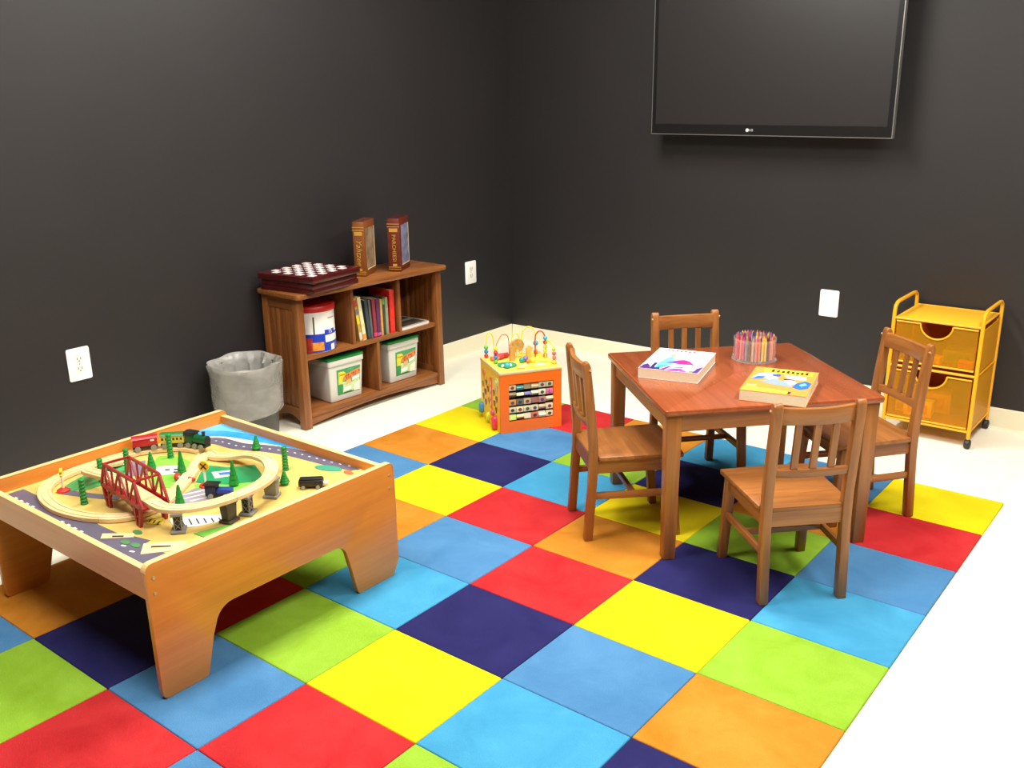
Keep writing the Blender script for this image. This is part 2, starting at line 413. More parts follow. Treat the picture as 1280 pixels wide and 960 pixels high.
# two game boxes shaped like books
def game(lab, loc, rz, W_, D_, H_, cs, ctop, txt, sz, sh, pic):
    t = thing('game_box', lab, 'board game', loc, rz, 'book shaped game boxes')
    ms = mat('spine_'+txt, cs, rough=.4, var=.15, vscale=40); mg = mat('gold_print', (206, 160, 74), rough=.4, metal=.3)
    MB().box(0, W_, 0, D_, 0, H_).build('case', ms, t, bevel=.004)
    MB().box(.003, W_-.003, .003, D_-.003, H_-.001, H_+.0015).build('cap', mat('cap_'+txt, ctop, rough=.5), t)
    for z, hh in ((H_-.028, .003), (H_-.042, .003), (.012, .0025), (.022, .0025)):
        MB().box(-.0006, W_+.0006, -.0006, .002, z, z+hh).build('gilt_band', mg, t)
    MB().box(W_*.16, W_*.84, -.0008, .001, H_-.066, H_-.048).build('gilt_panel', mg, t)
    MB().box(W_*.36, W_*.7, -.0008, .001, .028, .04).build('gilt_panel', mg, t)
    text('lettering', txt, sz, mg, t, (W_*.5, -.0006, H_*.45), (R(90), R(90), 0), shear=sh)
    pg = MB().box(W_-.0005, W_+.0012, .025, D_-.012, .03, H_-.035).build('picture_panel', mat('pic_'+txt, pic, rough=.35, var=.5, vscale=28), t)
    MB().box(W_+.001, W_+.0018, D_-.02, D_-.014, .03, H_-.035).box(W_+.001, W_+.0018, .028, D_-.02, .03, .035).build('picture_border', mat('cream_border', (225, 200, 150), rough=.4), pg)
game('brown book shaped game box with script lettering next to the chess box', (-.452, -.585, FZ+ST), R(28), .058, .165, .268, (122, 68, 28), (86, 38, 22), 'Yahtzee', .04, .35, (140, 118, 90))
game('dark red book shaped game box with gold PARCHEESI lettering', (-.41, -.392, FZ+ST), R(28), .064, .165, .266, (96, 34, 18), (60, 16, 14), 'PARCHEESI', .0275, 0, (120, 122, 150))

# tub with red lid
tp = bcw(.172, .112, SM)
tub = thing('snack_tub', 'white round tub with red lid and blue label on the bookcase', 'tub', tp, R(88.5))
TR = .104
M_tubw = mat('white_tub_plastic', (240, 240, 232), rough=.35)
MB().lathe([(TR-.004, 0), (TR, .004), (TR, .2), (TR-.002, .204)], 40).build('body', M_tubw, tub, smooth=True)
MB().lathe([(TR+.004, .197), (TR+.005, .2), (TR+.005, .218), (TR+.001, .223), (.01, .223)], 40).build('lid', mat('red_lid', (196, 34, 30), rough=.4), tub, smooth=True)
M_blue = mat('label_blue', (28, 58, 178), rough=.35)
wr = MB().arc(TR, R(180), R(375), .004, .092, n=30).build('label', M_blue, tub)
cx0 = R(270)
MB().arc(TR+.0006, R(263), R(318), .048, .082, n=14).build('label_panel', M_tubw, wr)
MB().arc(TR+.0006, R(281), R(296), .006, .034, n=6).build('label_panel', M_tubw, wr)
MB().arc(TR+.0006, R(300), R(330), .01, .04, n=8).build('label_panel', mat('label_pale_blue', (92, 110, 205), rough=.35), wr)
MB().arc(TR, R(262), R(298), .092, .108, n=12).build('label_tab', M_blue, wr)
MB().arc(TR+.0012, R(226), R(258), .012, .052, n=8).build('picture_patch', mat('orange_fruit_print', (226, 142, 52), rough=.4, var=.3, vscale=60), wr)
MB().arc(TR+.0012, R(205), R(228), .006, .075, n=8).build('picture_patch', mat('red_fruit_print', (170, 48, 36), rough=.4, var=.3, vscale=60), wr)
MB().arc(TR, R(232), R(236), .09, .175, n=3).build('picture_patch', mat('dark_green_print', (60, 82, 60), rough=.4), wr)
MB().arc(TR, R(275), R(300), .16, .164, n=6).build('picture_patch', mat('grey_print', (130, 130, 120), rough=.4), wr)
a = R(280)
text('lettering', '75', .026, M_tubw, wr, ((TR+.001)*math.cos(a), (TR+.001)*math.sin(a), .0965), (R(90), 0, a+R(90)))

# books between the dividers
M_page = mat('page_edges', (222, 208, 178), rough=.8)
def book(lab, x, th, h, d, lean, c, ymin=.03, stripe=None):
    t = thing('book', lab, 'book', bcw(x, ymin, SM+.0005), R(88.5), 'books on the middle shelf')
    t.rotation_euler = (0, lean, R(88.5))
    mc = mat('cover_%d_%d_%d' % c, c, rough=.4, var=.12, vscale=60)
    MB().box(0, .0016, 0, d, 0, h).box(th-.0016, th, 0, d, 0, h).box(0.0016, th-.0016, 0, .002, 0, h).build('cover', mc, t)
    MB().box(.0016, th-.0016, .002, d-.003, .003, h-.003).build('pages', M_page, t)
    if stripe:
        for z0, z1, cc in stripe:
            MB().box(-.0003, th+.0003, -.0005, .001, z0*h, z1*h).build('spine_print', mat('print_%d_%d_%d' % cc, cc, rough=.45), t)
book('yellow and red patterned book leaning at the left end of the shelf', .392, .017, .222, .15, -.14, (188, 152, 70), stripe=[(.8, .95, (196, 70, 50)), (.62, .74, (120, 120, 130)), (.4, .6, (235, 200, 40)), (.03, .2, (215, 205, 190))])
book('pale cream book with orange foot leaning beside the patterned book', .414, .021, .222, .15, -.13, (232, 224, 178), stripe=[(.02, .14, (230, 150, 50)), (.3, .38, (225, 205, 120))])
book('dark slate blue book leaning beside the cream book', .447, .018, .2, .15, -.085, (50, 66, 74))
book('grey blue book standing before the crimson book', .468, .012, .197, .15, -.06, (88, 96, 98))
book('crimson spined book standing between grey and purple books', .487, .02, .196, .15, -.035, (142, 42, 56), stripe=[(.02, .12, (225, 60, 120))])
book('purple spined book standing in the middle shelf', .511, .022, .194, .15, -.02, (86, 38, 86), stripe=[(.02, .1, (190, 90, 150))])
book('thin tan book standing next to the purple book', .536, .014, .186, .15, -.012, (206, 150, 84))
book('dark green book with a bright green head', .553, .013, .196, .15, -.01, (48, 64, 40), stripe=[(.8, .95, (86, 168, 80))])
book('grey green book beside the bright red book', .569, .017, .19, .15, -.006, (140, 148, 122))
book('bright red tall book at the right end of the row', .6, .03, .222, .15, 0, (222, 42, 34))
# photo book lying in the right cubby
nb = thing('photo_album', 'thin grey and white booklet lying in the right cubby', 'booklet', bcw(.672, .024, SM), R(91))
MB().box(0, .205, 0, .19, 0, .013).build('pages', mat('white_paper', (232, 230, 222), rough=.6), nb)
MB().box(0, .205, 0, .19, .013, .0145).build('cover', mat('cover_dark_photo', (62, 56, 48), rough=.3, var=.4, vscale=26), nb)
MB().box(.0, .205, 0, .012, .0144, .0149).box(.192, .205, .012, .19, .0144, .0149).box(.02, .19, .10, .13, .0144, .0149).build('cover_print', mat('cover_grey_print', (168, 164, 150), rough=.35), nb)

# crayon boxes
M_crb = mat('grey_white_plastic', (206, 206, 198), rough=.4)
M_crl = mat('green_lid_plastic', (20, 128, 52), rough=.35)
def crayon_tub(lab, x, y, rz):
    t = thing('art_tub', lab, 'storage tub', bcw(x, y, SB), R(88.5)+rz, 'art supply tubs')
    w, d, h = .192, .172, .216
    k = .011
    MB().hexa([(0, 0, 0), (w, 0, 0), (w, d, 0), (0, d, 0), (-k, -k, h), (w+k, -k, h), (w+k, d+k, h), (-k, d+k, h)]).build('body', M_crb, t, bevel=.008, seg=3)
    MB().prism(rrect(-k-.004, w+k+.004, -k-.004, d+k+.004, .014), 'z', h-.03, h-.004).build('rim', M_crb, t, bevel=.002)
    MB().prism(rrect(-k-.005, w+k+.005, -k-.005, d+k+.005, .014), 'z', h-.004, h+.01).build('lid', M_crl, t, bevel=.004)
    lb = MB().hexa([(.04, -.0023, .032), (.178, -.0023, .032), (.178, -.001, .032), (.04, -.001, .032), (.036, -.0105, .162), (.182, -.0105, .162), (.182, -.009, .162), (.036, -.009, .162)]).build('label', mat('label_green', (62, 150, 92), rough=.4, var=.2, vscale=50), t)
    tilt = math.atan2(.0082, .13)
    def strip(pts, c, lift, nm='label_print'):
        o = MB().prism(pts, 'y', -.0004-lift, 0).build(nm, mat('print_%d_%d_%d' % c, c, rough=.45, var=.12, vscale=90), lb)
        o.location = (0, -.0005, 0); o.rotation_euler = (tilt, 0, 0)
        return o
    strip([(.062, .04), (.176, .04), (.176, .105), (.13, .085), (.062, .1)], (190, 214, 160), .0003)
    strip([(.045, .085), (.07, .09), (.08, .15), (.045, .15)], (214, 212, 50), .0006)
    strip(ellipse(.068, .134, .022, .015), (238, 208, 40), .001)
    strip([(.075, .1), (.178, .118), (.18, .15), (.12, .138), (.075, .128)], (222, 128, 62), .0008)
    strip([(.09, .078), (.125, .082), (.12, .104), (.095, .1)], (228, 170, 110), .001)
    strip([(.13, .09), (.176, .104), (.176, .118), (.13, .108)], (240, 238, 228), .001)
    strip([(.078, .048), (.12, .05), (.12, .066), (.078, .064)], (244, 244, 236), .0012)
    strip([(.14, .036), (.176, .036), (.176, .085), (.14, .07)], (238, 236, 214), .0012)
    strip([(.042, .036), (.07, .036), (.074, .085), (.042, .085)], (44, 140, 80), .0008)
    strip([(.076, .036), (.126, .038), (.126, .043), (.076, .041)], (40, 92, 52), .0014)
    o = text('lettering', 'Crayola', .0125, mat('ink_dark', (40, 40, 30), rough=.5), lb, (.068, -.0105, .134), (R(90)+tilt, 0, 0))
    for i, (zz, nn) in enumerate(((.118, 9), (.106, 7))):
        for j in range(nn):
            if (i*3+j) % 4 == 3: continue
            strip([(.082+j*.011, zz+j*.0016), (.089+j*.011, zz+j*.0016), (.088+j*.011, zz+.009+j*.0016), (.083+j*.011, zz+.01+j*.0016)], ((196, 66, 40), (150, 90, 40), (70, 70, 60))[(i+j) % 3], .0014)
crayon_tub('grey plastic tub with green lid and label in the lower left cubby', .2, .048, R(-2))
crayon_tub('grey plastic tub with green lid and label in the lower right cubby', .604, .058, R(0))

# ------------------------------------------------------------------ waste bin with liner
bn = thing('waste_bin', 'dark grey waste bin with a clear plastic liner beside the bookcase', 'waste bin', (-.468, -1.262, FZ))
MB().lathe([(.118, 0), (.122, .004), (.147, .34), (.152, .345), (.152, .352), (.143, .352), (.118, .02), (.01, .014)], 36).build('bin_body', mat('dark_grey_plastic', (66, 64, 62), rough=.5), bn, smooth=True)
ln = MB(); n = 72; rows = [(.141, .138), (.149, .143), (.153, .155), (.1545, .18), (.157, .23), (.1585, .28), (.160, .335), (.165, .372), (.162, .379), (.154, .376), (.129, .335), (.123, .24), (.113, .12), (.102, .05), (.05, .03)]
for j, (r0, z0) in enumerate(rows):
    for i in range(n):
        t = 2*math.pi*i/n
        wv = (.0018*math.sin(5*t+j*1.7)+.0014*math.sin(13*t-j*2.3)+random.uniform(-.0012, .0012)) if j < 9 else (.005*math.sin(11*t+j)+.004*math.sin(23*t+1.3*j)+random.uniform(-.002, .002))*(1 if j < 13 else .3)
        zz = z0+(.004*math.sin(3*t+.5)+.003*math.sin(7*t) if j in (7, 8, 9) else (.01*math.sin(2*t+1) if j < 3 else 0))
        ln.v.append(((r0+wv)*math.cos(t), (r0+wv)*math.sin(t), zz))
for j in range(len(rows)-1):
    for i in range(n):
        ln.f.append((j*n+i, j*n+(i+1) % n, (j+1)*n+(i+1) % n, (j+1)*n+i)); ln.m.append(0)
ln.build('bin_liner', sheer('clear_liner_film', (196, 194, 186), clear=.53, rough=.26, bump=.3, bscale=13, stretch=(1, 1, 1.5), amp=.06), bn, smooth=True, fix=False)

# ------------------------------------------------------------------ train table
def WT(ax): return wood('train_table_maple', (204, 124, 46), (216, 136, 54), ax, rough=.36, coat=.3, fine=55)
M_edge = wood('pale_edge_band', (226, 182, 116), (240, 204, 146), 'y', rough=.45)
TX0, TX1, TY0, TY1 = .090, .985, -2.648, -1.776
tt = thing('train_table', 'square wooden train play table with arched side panels', 'play table', ((TX0+TX1)/2, (TY0+TY1)/2, 0))
ox, oy = (TX0+TX1)/2, (TY0+TY1)/2
def panel_poly(y0, y1):
    L_ = y1-y0
    def q(cx, cz, r, a0, a1, n=5): return [(cx+r*math.cos(R(a0+(a1-a0)*i/n)), cz+r*math.sin(R(a0+(a1-a0)*i/n))) for i in range(n+1)]
    p = []
    p += q(y0+.022, .018, .018, 180, 270, 4)
    p += q(y0+.132, .014, .014, 270, 355, 4)
    p += [(y0+.172, .115)]
    p += q(y0+.242, .13, .06, 165, 90, 6)
    p += q(y1-.262, .14, .05, 90, 12, 6)
    p += [(y1-.2, .1)]
    p += q(y1-.166, .014, .014, 185, 270, 4)
    p += q(y1-.030, .018, .018, 270, 355, 4)
    p += [(y1+.006, .05), (y1+.004, .2)]
    p += q(y1-.02, .372, .02, 0, 90, 5)
    p += q(y0+.02, .372, .02, 90, 180, 5)
    return [(a-oy, z) for a, z in p]
PP = panel_poly(TY0, TY1)
for x0 in (TX0, TX1-.02):
    pn = MB().prism(PP, 'x', x0-ox+.0008, x0-ox+.0192).build('end_panel', WT('y'), tt, bevel=.0015)
    # pale edge band around the top and sides of the board
    eb = MB()
    top = [p_ for p_ in PP if p_[1] > .19 and not (abs(p_[1]-.19) < .003)]
    for i in range(len(top)-1):
        a_, b_ = top[i], top[i+1]
        d_ = Vector((b_[0]-a_[0], b_[1]-a_[1])).normalized(); nn = Vector((d_.y, -d_.x))*.0012
        eb.hexa([(x0-ox, a_[0], a_[1]), (x0-ox+.02, a_[0], a_[1]), (x0-ox+.02, b_[0], b_[1]), (x0-ox, b_[0], b_[1]),
                 (x0-ox, a_[0]+nn.x, a_[1]+nn.y), (x0-ox+.02, a_[0]+nn.x, a_[1]+nn.y), (x0-ox+.02, b_[0]+nn.x, b_[1]+nn.y), (x0-ox, b_[0]+nn.x, b_[1]+nn.y)])
    eb.build('edge_band', M_edge, pn)
    if x0 > .5:
        for yy in (TY0+.02, TY1-.02):
            for zz in (.352, .308):
                MB().cyl((x0-ox+.0185, yy-oy, zz), (x0-ox+.0215, yy-oy, zz), .005, .004, n=12).build('bolt', M_silver, pn)
for y0 in (TY0+.006, TY1-.024):
    ap = MB().box(TX0+.02-ox, TX1-.02-ox, y0-oy, y0+.018-oy, .288, .374).build('apron', WT('x'), tt)
    MB().box(TX0+.02-ox, TX1-.02-ox, y0-oy, y0+.018-oy, .374, .3755).build('edge_band', wood('pale_edge_band', (226, 182, 116), (240, 204, 146), 'x', rough=.45), ap)
ZB = .345
bd = MB().box(TX0+.02-ox, TX1-.02-ox, TY0+.024-oy, TY1-.024-oy, .33, ZB).build('play_board', mat('board_sand_print', (208, 180, 100), rough=.4, var=.12, vscale=14), tt)
_lay = [0]
def pr_(name, pts, c, var=.08):
    _lay[0] += 1
    x0, x1, y0, y1 = TX0+.0205, TX1-.0205, TY0+.0245, TY1-.0245
    pts = [(min(max(x, x0), x1)-ox, min(max(y, y0), y1)-oy) for x, y in pts]
    return MB().prism(pts, 'z', ZB-.001, ZB+.0002+_lay[0]*.00003).build(name, mat('print_%d_%d_%d' % c, c, rough=.4, var=var, vscale=18), bd)
def ribbon(pts, w_):
    P_ = [Vector((x, y, 0)) for x, y in pts]; l_ = []; r2 = []
    for i, p_ in enumerate(P_):
        d_ = (P_[min(i+1, len(P_)-1)]-P_[max(i-1, 0)]).normalized(); nn = Vector((-d_.y, d_.x, 0))*w_/2
        l_.append((p_.x+nn.x, p_.y+nn.y)); r2.append((p_.x-nn.x, p_.y-nn.y))
    return l_+r2[::-1]
def sp2(pts, n=6): return [(v.x, v.y) for v in spline([(x, y, 0) for x, y in pts], n)]
# sea, beach, roads, fields
pr_('printed_beach', sp2([(.11, -2.0), (.2, -1.95), (.3, -1.9), (.42, -1.86), (.56, -1.815), (.7, -1.79)])+[(.72, -1.78), (.11, -1.78)], (232, 226, 196))
pr_('printed_sea', sp2([(.11, -1.975), (.17, -1.925), (.24, -1.88), (.32, -1.855), (.42, -1.835), (.55, -1.805), (.66, -1.786)])+[(.66, -1.776), (.11, -1.776)], (40, 150, 226), .2)
pr_('printed_sea', sp2([(.11, -1.9), (.16, -1.86), (.22, -1.83), (.3, -1.81), (.36, -1.79)])+[(.36, -1.776), (.11, -1.776)], (92, 186, 240), .2)
road = sp2([(.12, -1.99), (.2, -1.96), (.26, -1.92), (.36, -1.908), (.45, -1.868), (.55, -1.838), (.65, -1.826), (.75, -1.815), (.86, -1.795)])
pr_('printed_road', ribbon(road, .062), (92, 88, 106))
def dashes(path, step=3, w_=.0045):
    for i in range(1, len(path)-1, step):
        pr_('printed_dash', ribbon([path[i], ((path[i][0]+path[i+1][0])/2, (path[i][1]+path[i+1][1])/2)], w_), (240, 238, 232), 0)
dashes(road, 2)
road2 = sp2([(.13, -2.60), (.3, -2.598), (.5, -2.595), (.7, -2.59), (.95, -2.575)])
pr_('printed_road', ribbon(road2, .11), (92, 88, 106))
road3 = sp2([(.62, -2.585), (.7, -2.55), (.78, -2.53)])
pr_('printed_road', ribbon(road3, .05), (92, 88, 106))
for k in (1, 2, 3, 4, 9, 10, 11, 12): pr_('printed_dash', ribbon([(.14+k*.035, -2.592), (.155+k*.035, -2.592)], .005), (240, 238, 232), 0)
pr_('printed_road', ribbon([(.26, -2.48), (.36, -2.44), (.44, -2.40)], .03), (104, 100, 120))
pr_('printed_field', [(.24, -2.50), (.20, -2.43), (.17, -2.36), (.18, -2.20), (.24, -2.20), (.30, -2.34), (.30, -2.42)], (70, 160, 92), .2)
pr_('printed_field', [(.28, -2.20), (.22, -2.13), (.28, -2.09), (.40, -2.10), (.46, -2.16), (.52, -2.25), (.44, -2.29), (.36, -2.26)], (130, 196, 70), .15)
pr_('printed_field', [(.43, -2.08), (.50, -2.05), (.55, -1.985), (.63, -2.02), (.68, -2.06), (.66, -2.12), (.60, -2.16), (.52, -2.19), (.46, -2.13)], (30, 138, 84), .15)
pr_('printed_field', [(.62, -2.14), (.68, -2.06), (.72, -2.08), (.68, -2.16), (.60, -2.22), (.56, -2.22), (.53, -2.2)], (118, 196, 66), .15)
pr_('printed_house', [(.30, -2.19), (.36, -2.13), (.42, -2.17), (.37, -2.235)], (236, 234, 228))
pr_('printed_house', [(.49, -2.11), (.53, -2.055), (.57, -2.08), (.545, -2.135)], (232, 232, 236))
pr_('printed_roof', [(.51, -2.1), (.535, -2.07), (.555, -2.085), (.535, -2.11)], (70, 110, 190))
for a_, b_ in ((.345, -2.185), (.365, -2.165), (.385, -2.18)): pr_('printed_window', [(a_, b_), (a_+.012, b_+.01), (a_+.022, b_), (a_+.01, b_-.01)], (50, 50, 70))
pr_('printed_road', [(.30, -2.30), (.33, -2.25), (.22, -2.18), (.2, -2.22)], (124, 118, 140))
pr_('printed_road', [(.56, -2.22), (.66, -2.17), (.72, -2.2), (.7, -2.3), (.58, -2.33)], (150, 144, 150))
for k in range(4): pr_('printed_stripe', ribbon([(.565+k*.035, -2.31+k*.012), (.60+k*.035, -2.20+k*.012)], .006), (238, 236, 230), 0)
pr_('printed_yard', [(.70, -2.40), (.73, -2.34), (.80, -2.28), (.83, -2.31), (.80, -2.38), (.76, -2.42)], (236, 234, 230))
for k in range(7): pr_('printed_hatch', ribbon([(.706+k*.0165, -2.39+k*.014), (.758+k*.012, -2.412+k*.016)], .0045), (60, 58, 66), 0)
pr_('printed_yard', [(.64, -2.42), (.68, -2.40), (.71, -2.43), (.67, -2.455)], (238, 220, 70))
for k in range(3): pr_('printed_hatch', ribbon([(.655+k*.016, -2.43+k*.004), (.668+k*.016, -2.445+k*.004)], .005), (40, 38, 40), 0)
pr_('printed_field', [(.835, -2.41), (.86, -2.33), (.94, -2.24), (.955, -2.40)], (96, 160, 62), .2)
pr_('printed_pond', ellipse(.77, -1.86, .05, .02, rot=.3), (60, 150, 120))
pr_('printed_mark', ellipse(.85, -1.845, .02, .012), (226, 100, 60))
pr_('printed_mark', ellipse(.89, -1.82, .04, .016, rot=.3), (240, 222, 90))
pr_('printed_dock', [(.63, -2.565), (.70, -2.51), (.72, -2.525), (.655, -2.585)], (232, 206, 150))
pr_('printed_dock', [(.78, -2.53), (.86, -2.45), (.9, -2.48), (.83, -2.57)], (234, 210, 152))
for pts in ([(.665, -2.555), (.69, -2.535), (.698, -2.542), (.673, -2.562)], [(.81, -2.525), (.85, -2.49), (.857, -2.496), (.818, -2.533)]): pr_('printed_mark', pts, (60, 44, 36), 0)
for x, y in ((.73, -2.555), (.77, -2.548), (.70, -2.5)): pr_('printed_mark', ellipse(x, y, .018, .01), (74, 130, 80))
for x, y in ((.74, -2.575), (.79, -2.58)): pr_('printed_mark', [(x, y), (x+.014, y+.004), (x+.014, y+.01), (x, y+.006)], (238, 236, 232), 0)

# wooden track pieces
M_track = wood('track_beech', (226, 186, 128), (242, 212, 160), 'x', rough=.5, coat=0, fine=20)
def track(lab, path, name='wooden_track'):
    path = [Vector(p_) for p_ in path]
    prof = [(-.0205, 0), (.0205, 0), (.0205, .011), (.019, .012), (.0125, .012), (.0125, .0095), (.0085, .0095), (.0085, .012), (-.0085, .012), (-.0085, .0095), (-.0125, .0095), (-.0125, .012), (-.019, .012), (-.0205, .011)]
    n = len(prof); m_ = MB(); o_ = path[0].copy()
    for i, p_ in enumerate(path):
        d_ = path[min(i+1, len(path)-1)]-path[max(i-1, 0)]; d_.z = 0; d_.normalize(); nx = Vector((-d_.y, d_.x, 0))
        for a_, z_ in prof: m_.v.append(tuple(p_-o_+nx*a_+Vector((0, 0, z_))))
    for i in range(len(path)-1):
        for j in range(n): m_.f.append((i*n+j, i*n+(j+1) % n, (i+1)*n+(j+1) % n, (i+1)*n+j)); m_.m.append(0)
    m_.f += [tuple(range(n-1, -1, -1)), tuple(range((len(path)-1)*n, len(path)*n))]; m_.m += [0, 0]
    ob = m_.build(name, M_track); ob.location = o_
    return tag(ob, lab, 'train track', 'wooden train track pieces')
Z0 = ZB+.0028
G = spline([(.355, -2.045, Z0), (.42, -2.12, Z0), (.50, -2.215, Z0), (.565, -2.305, Z0), (.608, -2.39, Z0), (.598, -2.468, Z0), (.545, -2.518, Z0), (.475, -2.548, Z0), (.39, -2.562, Z0), (.30, -2.553, Z0), (.225, -2.525, Z0), (.168, -2.475, Z0), (.14, -2.40, Z0), (.134, -2.32, Z0), (.136, -2.23, Z0), (.15, -2.16, Z0), (.185, -2.095, Z0), (.24, -2.045, Z0), (.31, -2.02, Z0)], 6)
cut = [0, 18, 36, 54, 72, 90, len(G)-1]
labs = ['straight wooden track crossing the board diagonally behind the red bridge', 'curved wooden track passing under the red bridge', 'curved wooden track along the front left of the play board', 'curved wooden track at the left corner by the yellow sign', 'wooden track along the back rim of the play board', 'curved wooden track under the red and yellow toy wagons']
for k in range(6):
    seg_ = [v.copy() for v in G[cut[k]:cut[k+1]+1]]
    if k < 5: seg_[-1] = seg_[-1].lerp(seg_[-2], .12)
    track(labs[k], seg_)
ZE = .408
E_ = spline([(.709, -2.442, ZE), (.76, -2.44, ZE), (.808, -2.405, ZE), (.838, -2.35, ZE), (.848, -2.28, ZE), (.842, -2.2, ZE), (.816, -2.133, ZE), (.764, -2.077, ZE), (.69, -2.035, ZE-.003), (.61, -2.012, ZE-.015), (.53, -2.0, ZE-.034), (.46, -2.012, ZE-.052), (.40, -2.03, Z0+.001), (.352, -2.025, Z0)], 6)
cut = [0, 24, 48, 60, len(E_)-1]
labs = ['raised curved wooden track leaving the red bridge on grey piers', 'raised curved wooden track along the right of the layout', 'raised wooden track above the green printed field', 'sloping wooden track coming down to the green engine']
for k in range(4):
    seg_ = [v.copy() for v in E_[cut[k]:cut[k+1]+1]]
    if k < 3: seg_[-1] = seg_[-1].lerp(seg_[-2], .1)
    track(labs[k], seg_)
track('sloping wooden track running down from the left end of the bridge', spline([(.441, -2.41, ZE), (.37, -2.418, ZE-.002), (.30, -2.415, ZE-.01), (.245, -2.385, ZE-.024), (.213, -2.335, ZE-.04), (.19, -2.27, Z0+.004), (.182, -2.21, Z0)], 6))

# red truss bridge
M_red = mat('red_bridge_plastic', (156, 30, 34), rough=.38)
br = thing('toy_bridge', 'red plastic toy truss bridge standing over the wooden track', 'toy bridge', (.575, -2.426, ZB+.0012), R(-6))
hl, hw, dz, tz = .134, .038, .062, .136
MB().box(-hl, hl, -hw+.004, hw-.004, dz-.006, dz).build('deck', M_red, br)
track_on = MB().box(-hl, hl, -.0205, .0205, dz+.0002, dz+.011).build('deck_track', M_track, br)
for s_ in (-1, 1):
    y = s_*hw
    tr = MB().bar((-hl, y, dz), (hl, y, dz), .006, .012)
    tr.bar((-hl+.036, y, tz), (hl-.036, y, tz), .006, .008)
    tr.bar((-hl, y, dz), (-hl+.036, y, tz), .006, .008).bar((hl, y, dz), (hl-.036, y, tz), .006, .008)
    xs = [-hl+.036+(2*hl-.072)*i/4 for i in range(5)]
    for i, x in enumerate(xs): tr.bar((x, y, dz), (x, y, tz), .005, .005)
    for i in range(4):
        a_, b_ = (xs[i], xs[i+1]) if i % 2 else (xs[i+1], xs[i])
        tr.bar((a_, y, dz), (b_, y, tz), .005, .005)
    tr.build('truss', M_red, br)
for x in (-hl+.036, hl-.036): MB().bar((x, -hw, tz), (x, hw, tz), .006, .006).build('cross_beam', M_red, br)
for sx in (-1, 1):
    for sy_ in (-1, 1):
        lg_ = MB(); y = sy_*hw
        lg_.bar((sx*(hl-.012), y, dz-.004), (sx*(hl-.03), y, 0), .009, .009).bar((sx*(hl-.05), y, dz-.004), (sx*(hl-.044), y, 0), .008, .008)
        pts = [(sx*(hl-.05-.05*t), y, dz-.03+.026*math.sqrt(max(0, 1-(1-t)**2))) for t in [i/6 for i in range(7)]]
        for i in range(6): lg_.bar(pts[i], pts[i+1], .006, .007)
        lg_.bar((sx*(hl-.02), y, .03), (sx*(hl-.048), y, .03), .005, .005)
        lg_.build('pier_leg', M_red, br)

# grey piers
M_pg = mat('grey_pier_plastic', (128, 128, 122), rough=.5); M_pk = mat('black_pier_core', (32, 32, 32), rough=.5)
def pier(lab, x, y, rz, lattice=True, col=None):
    t = thing('track_pier', lab, 'toy pier', (x, y, ZB+.001), rz, 'toy track piers')
    H_ = ZE-ZB-.0015
    m_ = col or M_pg
    MB().box(-.022, .022, -.02, .02, 0, .008).build('base', m_, t, bevel=.001)
    MB().box(-.024, .024, -.016, .016, H_-.008, H_).build('cap', m_, t, bevel=.001)
    if lattice:
        MB().box(-.012, .012, -.009, .009, .008, H_-.008).build('core', M_pk, t)
        la = MB()
        for s_ in (-1, 1):
            for k in range(2):
                z0 = .009+k*(H_-.018)/2; z1 = z0+(H_-.018)/2
                for a_, b_ in ((-1, 1), (1, -1)):
                    la.bar((a_*.013, s_*.0098, z0), (b_*.013, s_*.0098, z1), .0025, .0015, up=(0, 1, 0))
                    la.bar((s_*.0128, a_*.009, z0), (s_*.0128, b_*.009, z1), .0015, .0025, up=(1, 0, 0))
        for a_ in (-1, 1):
            for b_ in (-1, 1): la.box(a_*.0135-.0015, a_*.0135+.0015, b_*.0095-.0015, b_*.0095+.0015, .008, H_-.008)
        la.build('lattice', M_pg, t)
    else:
        MB().hexa([(-.018, -.012, .008), (.018, -.012, .008), (.018, .012, .008), (-.018, .012, .008), (-.021, -.014, H_-.008), (.021, -.014, H_-.008), (.021, .014, H_-.008), (-.021, .014, H_-.008)]).build('column', m_, t, bevel=.001)
pier('grey lattice toy pier nearest the red bridge', .788, -2.425, R(-40))
pier('grey lattice toy pier under the outermost raised track', .848, -2.235, R(-60))
pier('dark brown toy pier beside the printed hatched yard', .848, -2.30, R(-75), False, mat('dark_pier_plastic', (70, 62, 54), rough=.5))
pier('solid grey toy pier under the right bend of the raised track', .805, -2.115, R(30), False)

# toy trees
M_tree = mat('green_tree_plastic', (22, 132, 48), rough=.45, var=.15, vscale=90)
def tree(lab, x, y, h, kind):
    t = thing('toy_tree', lab, 'toy tree', (x, y, ZB+.0012), random.uniform(0, 3), 'green toy trees')
    if kind == 'col':
        prof = []; k = 7
        for i in range(k):
            z0 = .006+(h-.006)*i/k; z1 = .006+(h-.006)*(i+1)/k; r0 = .0105*(1-.18*i/k)
            prof += [(r0*.78, z0), (r0, z0+(z1-z0)*.35), (r0, z0+(z1-z0)*.75), (r0*.78, z1)]
        MB().lathe(prof, 10).build('crown', M_tree, t)
    else:
        k = 5; prof = []
        for i in range(k):
            f0 = i/k; r0 = .0165*(1-f0*.8)
            z0 = .006+(h-.006)*f0; z1 = .006+(h-.006)*(i+1)/k
            prof += [(r0*.9, z0), (r0, z0+.002), (.0165*(1-(i+1)/k*.8)*.95, z1)]
        MB().lathe(prof, 8).build('crown', M_tree, t)
    MB().lathe([(.011, 0), (.011, .004), (.006, .007)], 12).build('foot', M_tree, t)
tree('ridged green toy tree standing inside the left track loop', .392, -2.488, .08, 'col')
tree('ridged green toy tree half hidden behind the left end of the bridge', .275, -2.365, .078, 'col')
